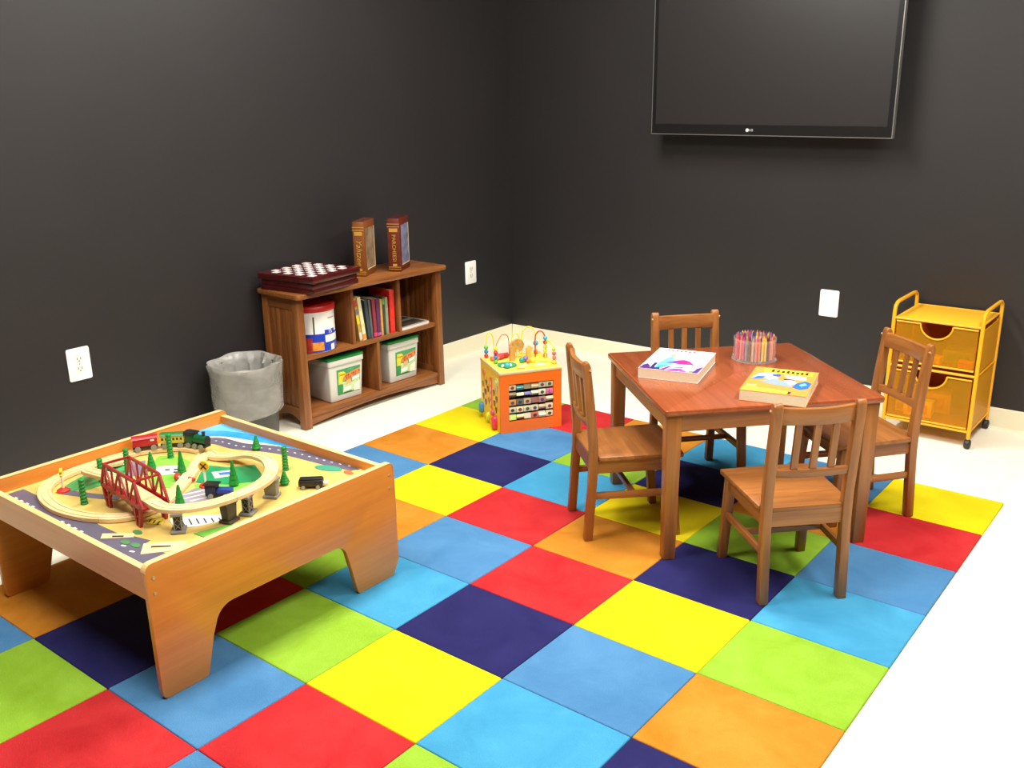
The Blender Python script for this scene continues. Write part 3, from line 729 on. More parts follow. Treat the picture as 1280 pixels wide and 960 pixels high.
tree('ridged green toy tree peeking over the top of the bridge', .262, -2.268, .078, 'col')
tree('cone shaped green toy tree between the bridge and the printed house', .315, -2.215, .062, 'cone')
tree('ridged green toy tree beside the yellow toy wagon', .268, -2.115, .085, 'col')
tree('cone shaped green toy tree next to the diagonal track', .438, -2.183, .085, 'cone')
tree('cone shaped green toy tree in front of the raised track bend', .655, -2.333, .075, 'cone')
tree('cone shaped green toy tree on the dark green printed field', .643, -2.134, .085, 'cone')
tree('small cone shaped toy tree at the edge of the printed road', .44, -1.893, .05, 'cone')
tree('ridged green toy tree standing on sand right of the layout', .668, -1.952, .08, 'col')
tree('short cone shaped toy tree outside the right track bend', .762, -2.032, .045, 'cone')

# toy signs
M_sr = mat('red_sign_plastic', (206, 52, 40), rough=.4); M_sy = mat('yellow_sign_plastic', (240, 190, 30), rough=.4); M_sw = mat('white_sign_plastic', (232, 228, 216), rough=.4)
def sign(lab, x, y, rz, head):
    t = thing('toy_sign', lab, 'toy sign', (x, y, ZB+.0012), rz, 'toy road signs')
    MB().lathe([(.02, 0), (.02, .005), (.012, .01), (.005, .011)], 20).build('base', M_sr, t, smooth=True)
    MB().cyl((0, 0, .01), (0, 0, .055), .0035, n=10).build('pole', M_sw, t)
    if head == 'round':
        hd = MB().cyl((0, -.003, .068), (0, .003, .068), .017, n=24).build('sign_face', M_sy, t)
        MB().bar((-.009, -.0035, .059), (.009, -.0035, .077), .004, .001, up=(0, 1, 0)).bar((.009, -.0035, .059), (-.009, -.0035, .077), .004, .001, up=(0, 1, 0)).build('crossing_mark', mat('ink_dark'), hd)
    else:
        MB().bar((-.016, 0, .056), (.016, 0, .07), .008, .004).bar((.016, 0, .056), (-.016, 0, .07), .008, .004).build('sign_face', M_sy, t)
sign('toy crossing sign with yellow cross head at the left corner', .25, -2.478, R(-30), 'cross')
sign('round yellow toy crossing sign with red base on the board', .575, -2.19, R(30), 'round')
t = thing('toy_sign', 'red and white toy sign lying on its side by the bridge', 'toy sign', (.46, -2.215, ZB+.0135), R(25), 'toy road signs')
MB().cyl((-.004, 0, 0), (.004, 0, 0), .0125, n=20).build('base', M_sr, t)
MB().cyl((.004, 0, 0), (.04, 0, -.004), .0035, n=10).build('pole', M_sw, t)
MB().cyl((.04, 0, -.004), (.062, 0, -.005), .0085, .005, n=14).build('sign_face', M_sr, t)

# toy train
M_wheel = mat('grey_wheel', (150, 146, 138), rough=.4, metal=.3); M_black = mat('black_toy_paint', (28, 27, 27), rough=.4)
def wheels(t, xs, z=.008, w_=.0125, r=.008):
    for x in xs:
        for s_ in (-1, 1): MB().cyl((x, s_*w_, z), (x, s_*(w_+.005), z), r, n=16).build('wheel', M_wheel, t)
def wagon(lab, x, y, rz, c, roof, windows=None):
    t = thing('toy_wagon', lab, 'toy train', (x, y, Z0+.0122), rz)
    MB().box(-.033, .033, -.012, .012, .008, .014).build('chassis', M_black, t)
    MB().box(-.032, .032, -.0145, .0145, .014, .036).build('body', mat('wagon_%d_%d_%d' % c, c, rough=.4), t, bevel=.0015)
    MB().prism([(-.016, .036), (.016, .036), (.012, .0405), (0, .0425), (-.012, .0405)], 'x', -.034, .034).build('roof', mat('roof_%d_%d_%d' % roof, roof, rough=.4), t)
    if windows:
        for i in range(6):
            for s_ in (-1, 1): MB().box(-.029+i*.01, -.023+i*.01, s_*.0145-.0005, s_*.0145+.0005, .024, .031).build('window', mat('dark_print', (70, 58, 30), rough=.5), t)
    else:
        for s_ in (-1, 1): MB().box(.014, .024, s_*.0145-.0005, s_*.0145+.0005, .028, .033).build('marking', M_sw, t)
    wheels(t, (-.021, .021))
    t.scale = (1.22, 1.2, 1.2)
wagon('red toy train wagon on the track by the back rim', .163, -2.142, R(63), (180, 26, 36), (176, 30, 36))
wagon('yellow toy passenger wagon with dark green roof', .214, -2.066, R(46), (226, 196, 70), (46, 112, 50), True)
t = thing('toy_engine', 'green toy steam engine pulling the yellow and red wagons', 'toy train', (.292, -2.022, Z0+.0122), R(14))
MB().box(-.036, .036, -.012, .012, .007, .014).build('chassis', M_black, t)
M_eng = mat('engine_green', (22, 84, 46), rough=.35)
MB().cyl((-.008, 0, .026), (.036, 0, .026), .0135, n=20).build('boiler', M_eng, t, smooth=True)
MB().box(-.034, -.008, -.015, .015, .014, .042).build('cab', M_eng, t, bevel=.0015)
MB().prism([(-.018, .042), (.018, .042), (.012, .047), (0, .049), (-.012, .047)], 'x', -.037, -.004).build('cab_roof', M_black, t)
MB().cyl((.024, 0, .037), (.024, 0, .05), .004, .0055, n=12).build('chimney', M_black, t)
MB().cyl((.036, 0, .026), (.0375, 0, .026), .012, n=20).build('front_plate', M_black, t)
wheels(t, (-.022, 0, .022)); t.scale = (1.2, 1.2, 1.2)
t = thing('toy_car', 'navy blue toy engine with black top beside the raised track', 'toy train', (.683, -2.213, ZB+.0018), R(33))
MB().box(-.036, .036, -.012, .012, .006, .013).build('chassis', M_black, t)
MB().box(-.036, -.006, -.014, .014, .013, .038).build('cab', mat('navy_toy_paint', (24, 28, 60), rough=.35), t, bevel=.002)
MB().box(-.006, .034, -.012, .012, .013, .027).build('body', mat('blue_toy_paint', (36, 60, 140), rough=.35), t, bevel=.003)
MB().box(-.04, .0, -.015, .015, .038, .041).build('roof', M_black, t)
wheels(t, (-.02, .02), r=.007); t.scale = (1.15, 1.15, 1.1)
t = thing('toy_wagon', 'black toy wagon standing loose at the right of the board', 'toy train', (.845, -1.995, ZB+.0015), R(42))
MB().box(-.03, .03, -.014, .014, .006, .024).build('body', M_black, t, bevel=.003)
MB().box(-.028, .028, -.01, .01, .024, .028).build('hatch', M_black, t, bevel=.002)
MB().box(.03, .042, -.009, .009, .006, .016).build('coupler', mat('pale_toy_wood', (226, 208, 176), rough=.5), t, bevel=.002)
wheels(t, (-.018, .018), z=.0055, r=.005); t.scale = (1.25, 1.25, 1.1)

# ------------------------------------------------------------------ activity cube
CA = R(58)
CX, CY, CS, CDp, CH = .427, -.545, .302, .285, .293
ac = thing('activity_cube', 'wooden activity cube with orange letter tile side and bead wires', 'toy', (CX, CY, .0005), CA)
M_or = mat('cube_orange_paint', (246, 112, 28), rough=.35); M_ye = mat('cube_yellow_paint', (240, 200, 40), rough=.4, var=.06, vscale=40)
M_pw = wood('pale_plywood', (222, 184, 120), (238, 206, 148), 'x', rough=.5)
MB().box(.012, CS-.012, .03, CDp-.012, .012, CH-.014).build('core', mat('cube_dark_inside', (48, 36, 26), rough=.8), ac)
# front frame
x0, x1, z0, z1 = .042, .262, .052, .232
fr = MB().box(0, CS, 0, .014, 0, z0).box(0, CS, 0, .014, z1, CH-.014).box(0, x0, 0, .014, z0, z1).box(x1, CS, 0, .014, z0, z1)
fr.build('front_frame', M_or, ac)
MB().box(-.002, CS+.002, -.002, CDp+.002, CH-.014, CH).build('top_panel', M_pw, ac, bevel=.003)
MB().box(.006, CS-.006, .006, CDp-.006, CH, CH+.0012).build('top_print', mat('top_yellow_green_print', (226, 214, 84), rough=.4, var=.3, vscale=22), ac)
MB().box(0, .014, .014, CDp, 0, CH-.014).build('side_panel', M_ye, ac)
MB().box(CS-.014, CS, .014, CDp, 0, CH-.014).build('side_panel', mat('cube_green_paint', (90, 170, 70), rough=.4), ac)
MB().box(.014, CS-.014, CDp-.014, CDp, 0, CH-.014).build('back_panel', mat('cube_blue_paint', (60, 130, 190), rough=.4), ac)
tc = [(236, 214, 170), (80, 150, 150), (150, 136, 96), (226, 190, 140), (190, 214, 190), (226, 206, 160),
      (128, 110, 70), (240, 232, 190), (130, 120, 176), (240, 228, 196), (238, 226, 190), (222, 120, 160),
      (230, 160, 60), (120, 116, 116), (206, 190, 150), (150, 96, 86), (190, 130, 110), (226, 200, 150),
      (220, 206, 170), (236, 220, 170), (228, 212, 170), (236, 222, 176), (186, 150, 120), (236, 224, 190),
      (196, 214, 110), (236, 206, 140), (214, 200, 170), (214, 110, 80), (240, 228, 200), (232, 212, 170)]
tw, th = (x1-x0)/6, (z1-z0)/5
for k in range(5):
    zc = z1-(k+.5)*th
    MB().cyl((x0-.006, .012, zc), (x1+.006, .012, zc), .0025, n=8).build('tile_rod', M_pw, ac)
    for j in range(6):
        c = tc[k*6+j]; tilt = random.choice((0, 0, 0, .9, -1.0, .8, -.3, 1.2)); hh = th*.36
        q_ = MB().box(-tw/2+.001, tw/2-.001, -.007, .007, -th*.36, th*.36)
        o = q_.build('letter_tile', mat('tile_%d_%d_%d' % c, c, rough=.45, var=.12, vscale=160), ac, bevel=.001)
        o.location = (x0+(j+.5)*tw, .012, zc); o.rotation_euler = (tilt, 0, 0)
        if tilt == 0:
            ink = ((150, 60, 50), (60, 90, 70), (90, 70, 120), (70, 60, 50))[(k+j) % 4]
            if (k, j) == (1, 2): text('lettering', 'H', .026, mat('ink_purple', (70, 50, 120), rough=.5), o, (0, -.0083, 0), (R(90), 0, 0))
            elif (k, j) == (1, 5): text('lettering', 'L', .026, mat('ink_plum', (150, 30, 90), rough=.5), o, (0, -.0083, 0), (R(90), 0, 0))
            else:
                MB().prism(ellipse(0, 0, .009, .008, 10), 'y', -.0084, -.0078).build('tile_picture', mat('ink_%d_%d_%d' % ink, ink, rough=.5), o)
# left side: sliding beads and painted decoration
def sidep(name, pts, c, t=.003):
    return MB().prism(pts, 'x', -t, .001).build(name, mat('cube_print_%d_%d_%d' % c, c, rough=.4), ac)
sidep('painted_strip', [(.118, .06), (.142, .05), (.142, .235), (.118, .24)], (222, 96, 48))
for z in (.075, .11, .145, .18, .21): sidep('painted_diamond', [(.13, z-.013), (.14, z), (.13, z+.013), (.12, z)], (236, 190, 150), .0036)
for y in (.035, .07, .16, .195, .235):
    sidep('painted_strip', [(y-.003, .1), (y+.003, .1), (y+.003, .225), (y-.003, .225)], (230, 150, 30), .0015)
for (y, z) in ((.05, .21), (.05, .16), (.06, .105), (.2, .2), (.215, .15), (.21, .1), (.175, .175), (.09, .18), (.085, .13), (.165, .12), (.25, .18), (.245, .12)):
    sidep('painted_leaf', [(y-.012, z), (y-.002, z-.022), (y+.012, z), (y+.004, z+.008), (y-.001, z-.006), (y-.006, z+.008)], random.choice(((86, 90, 40), (150, 130, 40), (214, 206, 190), (90, 60, 40))))
sidep('painted_flower', ellipse(.235, .235, .02, .018), (222, 130, 90)); sidep('painted_flower', ellipse(.05, .235, .022, .02), (206, 220, 110))
sidep('painted_flower', ellipse(.05, .237, .009, .008), (240, 240, 226), .0038)
def peg(y, z0, z1, c, r):
    MB().lathe([(.001, z0), (r*.7, z0+.004), (r, z0+.012), (r, z1-.012), (r*.7, z1-.004), (.001, z1)], 14, (-.001-r*.25, y, 0)).build('side_peg', mat('peg_%d_%d_%d' % c, c, rough=.35), ac, smooth=True)
peg(.262, .022, .078, (66, 140, 200), .016); peg(.168, .012, .055, (210, 220, 60), .013); peg(.065, .002, .07, (226, 56, 90), .018); peg(.1, .055, .088, (206, 90, 130), .011)
# bead wires on the top
def wire(pts, c, beads, r=.003):
    P_ = spline(pts, 8)
    wo = MB().tube(P_, r, 8).build('bead_wire', mat('wire_%d_%d_%d' % c, c, rough=.35), ac, smooth=True)
    for (x, y, z, cc, rr) in beads:
        MB().ball((x, y, z), rr, 12, 8).build('bead', mat('bead_%d_%d_%d' % cc, cc, rough=.3), wo, smooth=True)
TZ = CH+.001
YEL, RED, BLU, GRN, ORA, TEA, LIM = (240, 220, 70), (206, 40, 50), (60, 130, 200), (100, 196, 70), (236, 120, 40), (60, 170, 190), (186, 220, 60)
def stack(x, y, cols, r=.0105): return [(x, y, TZ+r+i*2*r, c, r) for i, c in enumerate(cols)]
wire([(.022, .262, TZ), (.022, .262, TZ+.07), (.030, .264, TZ+.115), (.044, .262, TZ+.122), (.056, .258, TZ+.095), (.062, .256, TZ)], YEL, stack(.022, .262, (RED, BLU, GRN)))
wire([(.032, .15, TZ), (.032, .15, TZ+.075), (.05, .16, TZ+.11), (.08, .19, TZ+.125), (.115, .21, TZ+.105), (.125, .22, TZ)], (196, 90, 60), stack(.032, .15, (GRN, BLU, RED, YEL)), .002)
wire([(.205, .262, TZ), (.203, .262, TZ+.09), (.216, .26, TZ+.125), (.24, .255, TZ+.135), (.262, .245, TZ+.115), (.266, .24, TZ+.05), (.266, .24, TZ)], YEL, [(.266, .24, TZ+.055, TEA, .013), (.266, .24, TZ+.012, ORA, .011)], .0035)
wire([(.245, .19, TZ), (.245, .19, TZ+.095), (.255, .185, TZ+.123), (.27, .178, TZ+.128), (.284, .172, TZ+.11), (.288, .17, TZ+.06), (.288, .17, TZ)], (190, 50, 60), stack(.288, .17, (ORA, YEL, YEL, RED, TEA), .0105))
wire([(.283, .045, TZ), (.283, .045, TZ+.05), (.28, .06, TZ+.085), (.276, .09, TZ+.098), (.272, .12, TZ+.085), (.272, .125, TZ)], LIM, [(.283, .045, TZ+.01, (230, 210, 60), .011), (.283, .045, TZ+.03, (226, 110, 90), .01), (.283, .047, TZ+.05, (220, 90, 90), .01), (.283, .052, TZ+.07, LIM, .009)])
wire([(.15, .268, TZ), (.155, .268, TZ+.085), (.175, .266, TZ+.105), (.19, .264, TZ+.08), (.192, .263, TZ)], YEL, [])
for x, y, h, c in ((.12, .16, .075, (206, 148, 78)), (.20, .15, .07, (222, 180, 90))):
    MB().prism([(x-.014, 0), (x+.014, 0), (x+.012, h*.6), (x+.016, h*.85), (x, h), (x-.015, h*.85), (x-.012, h*.6)], 'y', y, y+.012).build('cutout_figure', mat('fig_%d_%d_%d' % c, c, rough=.5, var=.2, vscale=70), ac).location = (0, 0, TZ)
MB().cyl((.16, .205, TZ+.06), (.16, .217, TZ+.062), .034, n=24).build('cutout_flower', mat('flower_tan', (206, 160, 90), rough=.5, var=.25, vscale=90), ac)
MB().box(.155, .165, .207, .215, TZ, TZ+.04).build('flower_stem', M_pw, ac)
for x, y, c, r in ((.07, .21, (214, 70, 70), .016), (.045, .2, (226, 120, 110), .012), (.1, .225, (200, 40, 44), .014)):
    MB().cyl((x-.02, y, TZ+r), (x+.02, y+.006, TZ+r), r*.85, n=14).build('roller', mat('rol_%d_%d_%d' % c, c, rough=.35), ac)
MB().prism(ellipse(.07, .10, .045, .045, 20), 'z', TZ, TZ+.006).build('top_dial', mat('dial_green', (30, 146, 100), rough=.4), ac)
for (x, y, c, r) in ((.055, .055, TEA, .014), (.075, .07, (230, 240, 236), .009), (.04, .075, (230, 240, 236), .008), (.15, .12, (40, 150, 140), .013), (.172, .13, (120, 100, 170), .014), (.2, .105, YEL, .014), (.175, .1, ORA, .01)):
    MB().ball((x, y, TZ+r), r, 12, 8).build('knob', mat('bead_%d_%d_%d' % c, c, rough=.3), ac, smooth=True)
for pts, c in ((ellipse(.14, .07, .03, .014, rot=.4), (240, 214, 170)), (ellipse(.22, .06, .028, .014), (240, 232, 206)), (ellipse(.25, .1, .022, .016), (150, 200, 90)), (ellipse(.18, .03, .03, .01), (190, 210, 70)), (ellipse(.11, .03, .022, .01), (232, 150, 60))):
    MB().prism(pts, 'z', TZ, TZ+.0015).build('top_picture', mat('cube_print_%d_%d_%d' % c, c, rough=.4), ac)

# ------------------------------------------------------------------ children's table
def WC(ax): return wood('honey_wood', (132, 78, 34), (166, 106, 52), ax, rough=.36, coat=.2)
def WTop(ax): return wood('red_brown_wood', (136, 66, 34), (154, 80, 44), ax, rough=.22, coat=.4)
HT = .535
ct = thing('child_table', 'low square reddish wooden table in the middle of four small chairs', 'table', (1.6275, -.6785, 0), R(-42.5))
ax_, ay_ = .726/2, .757/2
MB().prism(rrect(-ax_, ax_, -ay_, ay_, .012), 'z', HT-.021, HT).build('tabletop', WTop('x'), ct, bevel=.006)
for sx in (-1, 1):
    for sy_ in (-1, 1):
        x, y = sx*(ax_-.037), sy_*(ay_-.037); k = .0255; k2 = .021
        MB().hexa([(x-k2, y-k2, 0), (x+k2, y-k2, 0), (x+k2, y+k2, 0), (x-k2, y+k2, 0), (x-k, y-k, HT-.021), (x+k, y-k, HT-.021), (x+k, y+k, HT-.021), (x-k, y+k, HT-.021)]).build('leg', WC('z'), ct, bevel=.004)
for s_ in (-1, 1):
    MB().box(-ax_+.055, ax_-.055, s_*(ay_-.026)-.009, s_*(ay_-.026)+.009, HT-.076, HT-.021).build('apron', WC('x'), ct)
    MB().box(s_*(ax_-.026)-.009, s_*(ax_-.026)+.009, -ay_+.055, ay_-.055, HT-.076, HT-.021).build('apron', WC('y'), ct)

# chairs: local +y is the way the sitter faces
def make_chair(lab):
    t = thing('child_chair', lab, 'chair', (0, 0, 0), 0, 'small wooden chairs around the table')
    bw, fwid, dep = .127, .145, .30           # half widths of back and front, depth
    yb, yf = -dep/2, dep/2
    pw = .015
    for s_ in (-1, 1):
        x = s_*bw
        prof = [(yb-.028, 0), (yb+.002, 0), (yb+.018, .26), (yb+.018, .35), (yb+.004, .50), (yb-.012, .635), (yb-.018, .65), (yb-.03, .652), (yb-.038, .64), (yb-.026, .50), (yb-.012, .35), (yb-.012, .26)]
        MB().prism(prof, 'x', x-pw, x+pw).build('leg', WC('z'), t, bevel=.004)
        xf = s_*(fwid-.012)
        MB().hexa([(xf+s_*.006-.014, yf-.01, 0), (xf+s_*.006+.014, yf-.01, 0), (xf+s_*.006+.014, yf+.018, 0), (xf+s_*.006-.014, yf+.018, 0),
                   (xf-.016, yf-.038, .295), (xf+.016, yf-.038, .295), (xf+.016, yf-.006, .295), (xf-.016, yf-.006, .295)]).build('leg', WC('z'), t, bevel=.003)
        MB().bar((s_*(bw-.0), yb+.012, .165), (s_*(fwid-.008), yf-.01, .165), .016, .024).build('stretcher', WC('y'), t, bevel=.003)
        MB().bar((s_*(bw-.002), yb+.015, .272), (s_*(fwid-.014), yf-.03, .272), .014, .045).build('seat_rail', WC('y'), t)
        MB().cyl((s_*(bw+pw-.001), yb-.012, .628), (s_*(bw+pw+.0004), yb-.016, .622), .004, n=10).build('dowel_cap', mat('pale_dowel', (196, 146, 92), rough=.4), t)
    MB().bar((-fwid+.02, yf-.022, .272), (fwid-.02, yf-.022, .272), .014, .045).build('seat_rail', WC('x'), t)
    MB().bar((-bw+.01, yb+.004, .275), (bw-.01, yb+.004, .275), .014, .05).build('seat_rail', WC('x'), t)
    MB().bar((-.133, .0, .165), (.133, .0, .165), .016, .02).build('stretcher', WC('x'), t, bevel=.003)
    # seat: slightly dished board
    st = MB(); n = 12
    poly = [(-bw+.016, yb-.006), (bw-.016, yb-.006), (bw-.016, yb+.02), (bw+.018, yb+.02)]
    sh = [(-fwid-.012+(2*fwid+.024)*i/n, yf+.018+.006*math.sin(math.pi*i/n)) for i in range(n+1)]
    pts = [(-bw-.018, yb+.02), (-bw+.016, yb+.02), (-bw+.016, yb-.004), (bw-.016, yb-.004), (bw-.016, yb+.02), (bw+.018, yb+.02)]+sh[::-1]
    st.prism(pts, 'z', .297, .314).build('seat', WC('x'), t, bevel=.004)
    # back: curved top rail, lower rail and three slats
    def rail(z0_, z1_, yo, sag, nm, crown=0.0):
        m_ = MB(); n = 10; th_ = .018
        for i in range(n+1):
            u = -1+2*i/n; x = u*(bw-.012); y = yo-sag*(1-u*u); zc_ = crown*(1-u*u)
            m_.v += [(x, y-th_/2, z0_), (x, y+th_/2, z0_), (x, y+th_/2-.004, z1_+zc_), (x, y-th_/2-.004, z1_+zc_)]
        for i in range(n):
            o_ = i*4; q_ = o_+4
            for a_, b_ in ((0, 1), (1, 2), (2, 3), (3, 0)): m_.f.append((o_+a_, o_+b_, q_+b_, q_+a_)); m_.m.append(0)
        m_.f += [(0, 3, 2, 1), (n*4, n*4+1, n*4+2, n*4+3)]; m_.m += [0, 0]
        m_.build(nm, WC('x'), t, bevel=.003)
    rail(.582, .637, yb-.014, .016, 'top_rail', -.003)
    rail(.412, .438, yb-.004, .008, 'lower_rail')
    for x in (-.058, 0, .058):
        sg = 1-(x/.127)**2
        MB().bar((x, yb-.004-.008*sg, .43), (x, yb-.014-.016*sg, .59), .02, .011, up=(0, 1, 0)).build('slat', WC('z'), t)
    return t
ch0 = make_chair('small wooden chair in the foreground with its back to the camera')
def putc(o, mid, ang):
    d = Vector((math.cos(R(ang)), math.sin(R(ang)), 0))
    o.location = Vector((mid[0], mid[1], 0.0))+d*.15
    o.rotation_euler = (0, 0, R(ang-90))
putc(ch0, (2.097, -1.143), 136.5)
for lab, mid, ang in (('small wooden chair seen from the side nearest the activity cube', (1.264, -1.107), 47.5),
                      ('small wooden chair standing in front of the yellow drawer cart', (2.074, -.262), 231.0),
                      ('small wooden chair on the far side of the table facing the camera', (1.262, -.366), -41.5)):
    c = copy_tree(ch0); c['label'] = lab; putc(c, mid, ang)

# things on the table
def cbook(name, lab, x, y, rz, cover):
    t = thing(name, lab, 'book', (x, y, HT+.0005), rz, 'thick colouring books')
    w_, l_, h_ = .213/2, .292/2, .036
    MB().box(-w_+.001, w_-.002, -l_+.001, l_-.001, .001, h_-.001).build('pages', mat('colouring_page_edges', (232, 214, 184), rough=.8, var=.05, vscale=300), t)
    c = MB().box(-w_, w_, -l_, l_, h_-.001, h_).box(-w_, w_, -l_, l_, 0, .001).box(-w_-.001, -w_+.0005, -l_, l_, 0, h_).build('cover', cover, t)
    k = [0]
    def p_(pts, col):
        k[0] += 1
        MB().prism([(a*w_, b*l_) for a, b in pts], 'z', h_-.0002, h_+.0001+k[0]*.00005).build('cover_print', mat('cbook_%d_%d_%d' % col, col, rough=.35), c)
    return p_
pp = cbook('colouring_book', 'thick white colouring book with purple and pink cover print', 1.441, -.762, R(14.5), mat('cover_white_gloss', (244, 242, 246), rough=.25))
for i in range(7): pp([(-.66+i*.15, .78), (-.58+i*.15, .78), (-.58+i*.15, .9), (-.66+i*.15, .9)], (196, 40, 80))
pp([(-.6, -.7), (-.05, -.5), (-.08, -.1), (-.3, .3), (-.42, .1), (-.52, -.3)], (110, 206, 234))
pp([(-.36, .25), (-.2, .2), (-.22, .52), (-.36, .55)], (150, 214, 130))
pp([(-.3, -.3), (.0, -.02), (.2, .06), (.4, -.02), (.66, -.34), (.1, -.36)], (206, 40, 130)); pp([(-.45, -.38), (-.02, -.1), (.12, -.3)], (96, 76, 176)); pp([(.35, -.05), (.6, -.3), (.4, -.3)], (150, 60, 150))
pp([(-.99, -.99), (-.66, -.99), (-.68, -.78), (-.85, -.55), (-.95, -.68)], (80, 40, 120)); pp([(-.66, -.99), (-.3, -.97), (-.36, -.74), (-.54, -.8), (-.56, -.42), (-.66, -.42)], (50, 34, 112))
pp([(-.32, -.99), (-.14, -.99), (-.02, -.62), (-.12, -.62)], (140, 40, 140)); pp([(-.1, -.99), (.32, -.98), (.4, -.74), (.1, -.78)], (150, 60, 165)); pp([(.0, -.72), (.46, -.5), (.36, -.7)], (226, 100, 180))
pp([(.36, -.99), (.62, -.98), (.56, -.9), (.34, -.76)], (160, 76, 160)); pp([(.62, -.98), (.82, -.98), (.84, -.84), (.66, -.82)], (130, 140, 120)); pp([(.8, -.99), (.97, -.98), (.99, -.38), (.88, -.55), (.84, -.6)], (100, 50, 132))
pp([(-.52, -.88), (-.28, -.76), (-.12, -.56), (-.45, -.62)], (60, 156, 220)); pp([(-.99, -.6), (-.8, -.5), (-.72, -.3), (-.97, -.42)], (214, 170, 236))
pp = cbook('colouring_book', 'thick orange colouring book with blue and yellow cover print', 1.8425, -.790, R(13.5), mat('cover_orange_gloss', (236, 150, 70), rough=.25))
pp([(-.75, .95), (.85, .95), (.85, .62), (-.65, .6)], (246, 214, 60))
for i, (a, b) in enumerate(((-.45, .26), (-.28, .2), (-.12, .2), (.03, .25), (.18, .22), (.33, .2), (.47, .2), (.62, .24))): pp([(a, .66), (a+.1, .66), (a+.08, .66+b), (a, .66+b*.8)], (70, 56, 30))
pp([(-.9, .0), (-.8, .42), (-.5, .6), (-.2, .5), (-.2, .2), (-.6, .05)], (160, 206, 240)); pp([(-.9, -.1), (-.55, .06), (-.5, .24), (-.75, .2)], (52, 104, 180)); pp([(-.35, .45), (-.1, .52), (-.08, .34), (-.3, .3)], (40, 90, 160))
pp([(-.52, .1), (-.3, .32), (-.1, .2), (-.3, .02)], (240, 244, 248)); pp([(-.6, -.18), (-.2, .12), (.2, -.05), (.5, -.42), (.1, -.4), (-.3, -.32)], (140, 156, 170)); pp([(.1, .05), (.4, .12), (.55, -.1), (.35, -.25)], (232, 236, 240))
pp([(.0, .5), (.7, .5), (.75, .22), (.2, .2)], (246, 234, 226)); pp([(.45, -.42), (.5, -.1), (.75, .16), (.95, .02), (.92, -.4), (.7, -.55)], (44, 104, 170)); pp([(.6, -.2), (.75, .0), (.85, -.15), (.7, -.3)], (120, 180, 226)); pp([(.05, .18), (.4, .2), (.4, .14), (.1, .1)], (90, 50, 50))
pp([(-.98, -.98), (.4, -.96), (.42, -.78), (-.9, -.68)], (248, 220, 70)); pp([(.42, -.95), (.5, -.95), (.5, -.78), (.42, -.78)], (60, 50, 60)); pp([(-.9, -.55), (-.6, -.5), (-.6, -.62), (-.88, -.64)], (250, 226, 120))

# crayon stand
cs = thing('crayon_holder', 'round clear plastic crayon holder standing on the table', 'crayon holder', (1.600, -.462, HT+.0004))
M_clear = sheer('clear_plastic', (236, 236, 230), clear=.9, rough=.08)
CR = .078
MB().lathe([(CR+.006, 0), (CR+.006, .003), (CR, .006)], 40).build('base', M_clear, cs, smooth=True)
for zz in (.028, .076):
    MB().lathe([(CR, zz), (CR+.0015, zz), (CR+.0015, zz+.004), (CR, zz+.004)], 40, cap=False).build('ring', M_clear, cs)
MB().lathe([(CR-.0004, .006), (CR-.0004, .085), (CR+.0006, .085), (CR+.0006, .006)], 40, cap=False).build('outer_wall', M_clear, cs, smooth=True)
MB().lathe([(.026, .006), (.026, .075), (.024, .08), (.002, .08)], 24, cap=False).build('centre_hub', M_clear, cs, smooth=True)
for i in range(6):
    a = R(60*i+10); MB().ball(((CR+.002)*math.cos(a), (CR+.002)*math.sin(a), .006), .006, 10, 6).build('foot_bump', M_clear, cs, smooth=True)
ccol = {'purple': (112, 50, 130), 'violet': (150, 90, 170), 'pink': (232, 90, 140), 'orange': (240, 130, 40), 'yellow': (250, 215, 60), 'red': (206, 40, 44), 'salmon': (240, 140, 110), 'grey': (150, 146, 150), 'brown': (120, 66, 40), 'blue': (50, 80, 170), 'maroon': (110, 26, 40), 'tan': (226, 180, 130)}
cmesh = {}
for k, c in ccol.items():
    cmesh[k] = MB().lathe([(.0042, 0), (.0042, .072)], 8).lathe([(.0036, .072), (.0034, .079), (.0016, .088)], 8, mi=1).mesh('crayon_'+k, [mat('crayon_wrap_'+k, c, rough=.5), mat('crayon_wax_'+k, tuple(int(v*.85) for v in c), rough=.4)])
keys = list(ccol)
def crayon(k, r, a, ring):
    o = link('crayon', cmesh[k]); o.location = (1.600+r*math.cos(a), -.462+r*math.sin(a), HT+.0072); o.rotation_euler = (0, 0, a)
    tag(o, '%s wax crayon standing %s of the clear holder' % (k, ring), 'crayon', 'crayons in the clear holder')
order = ['purple', 'violet', 'orange', 'pink', 'red', 'salmon', 'pink', 'grey', 'brown', 'tan', 'salmon', 'orange', 'yellow', 'yellow', 'maroon', 'salmon', 'tan', 'red']
for i in range(36): crayon(order[(i*1) % 18] if i < 18 else keys[(i*5) % 12], .069, R(198+10*i), 'against the outer wall')
for i in range(26): crayon(keys[(i*7+i//5) % 12], .055, R(13.8*i), 'in the middle ring')
for i in range(18): crayon(keys[(i*5+3) % 12], .041, R(20*i+5), 'beside the centre hub')

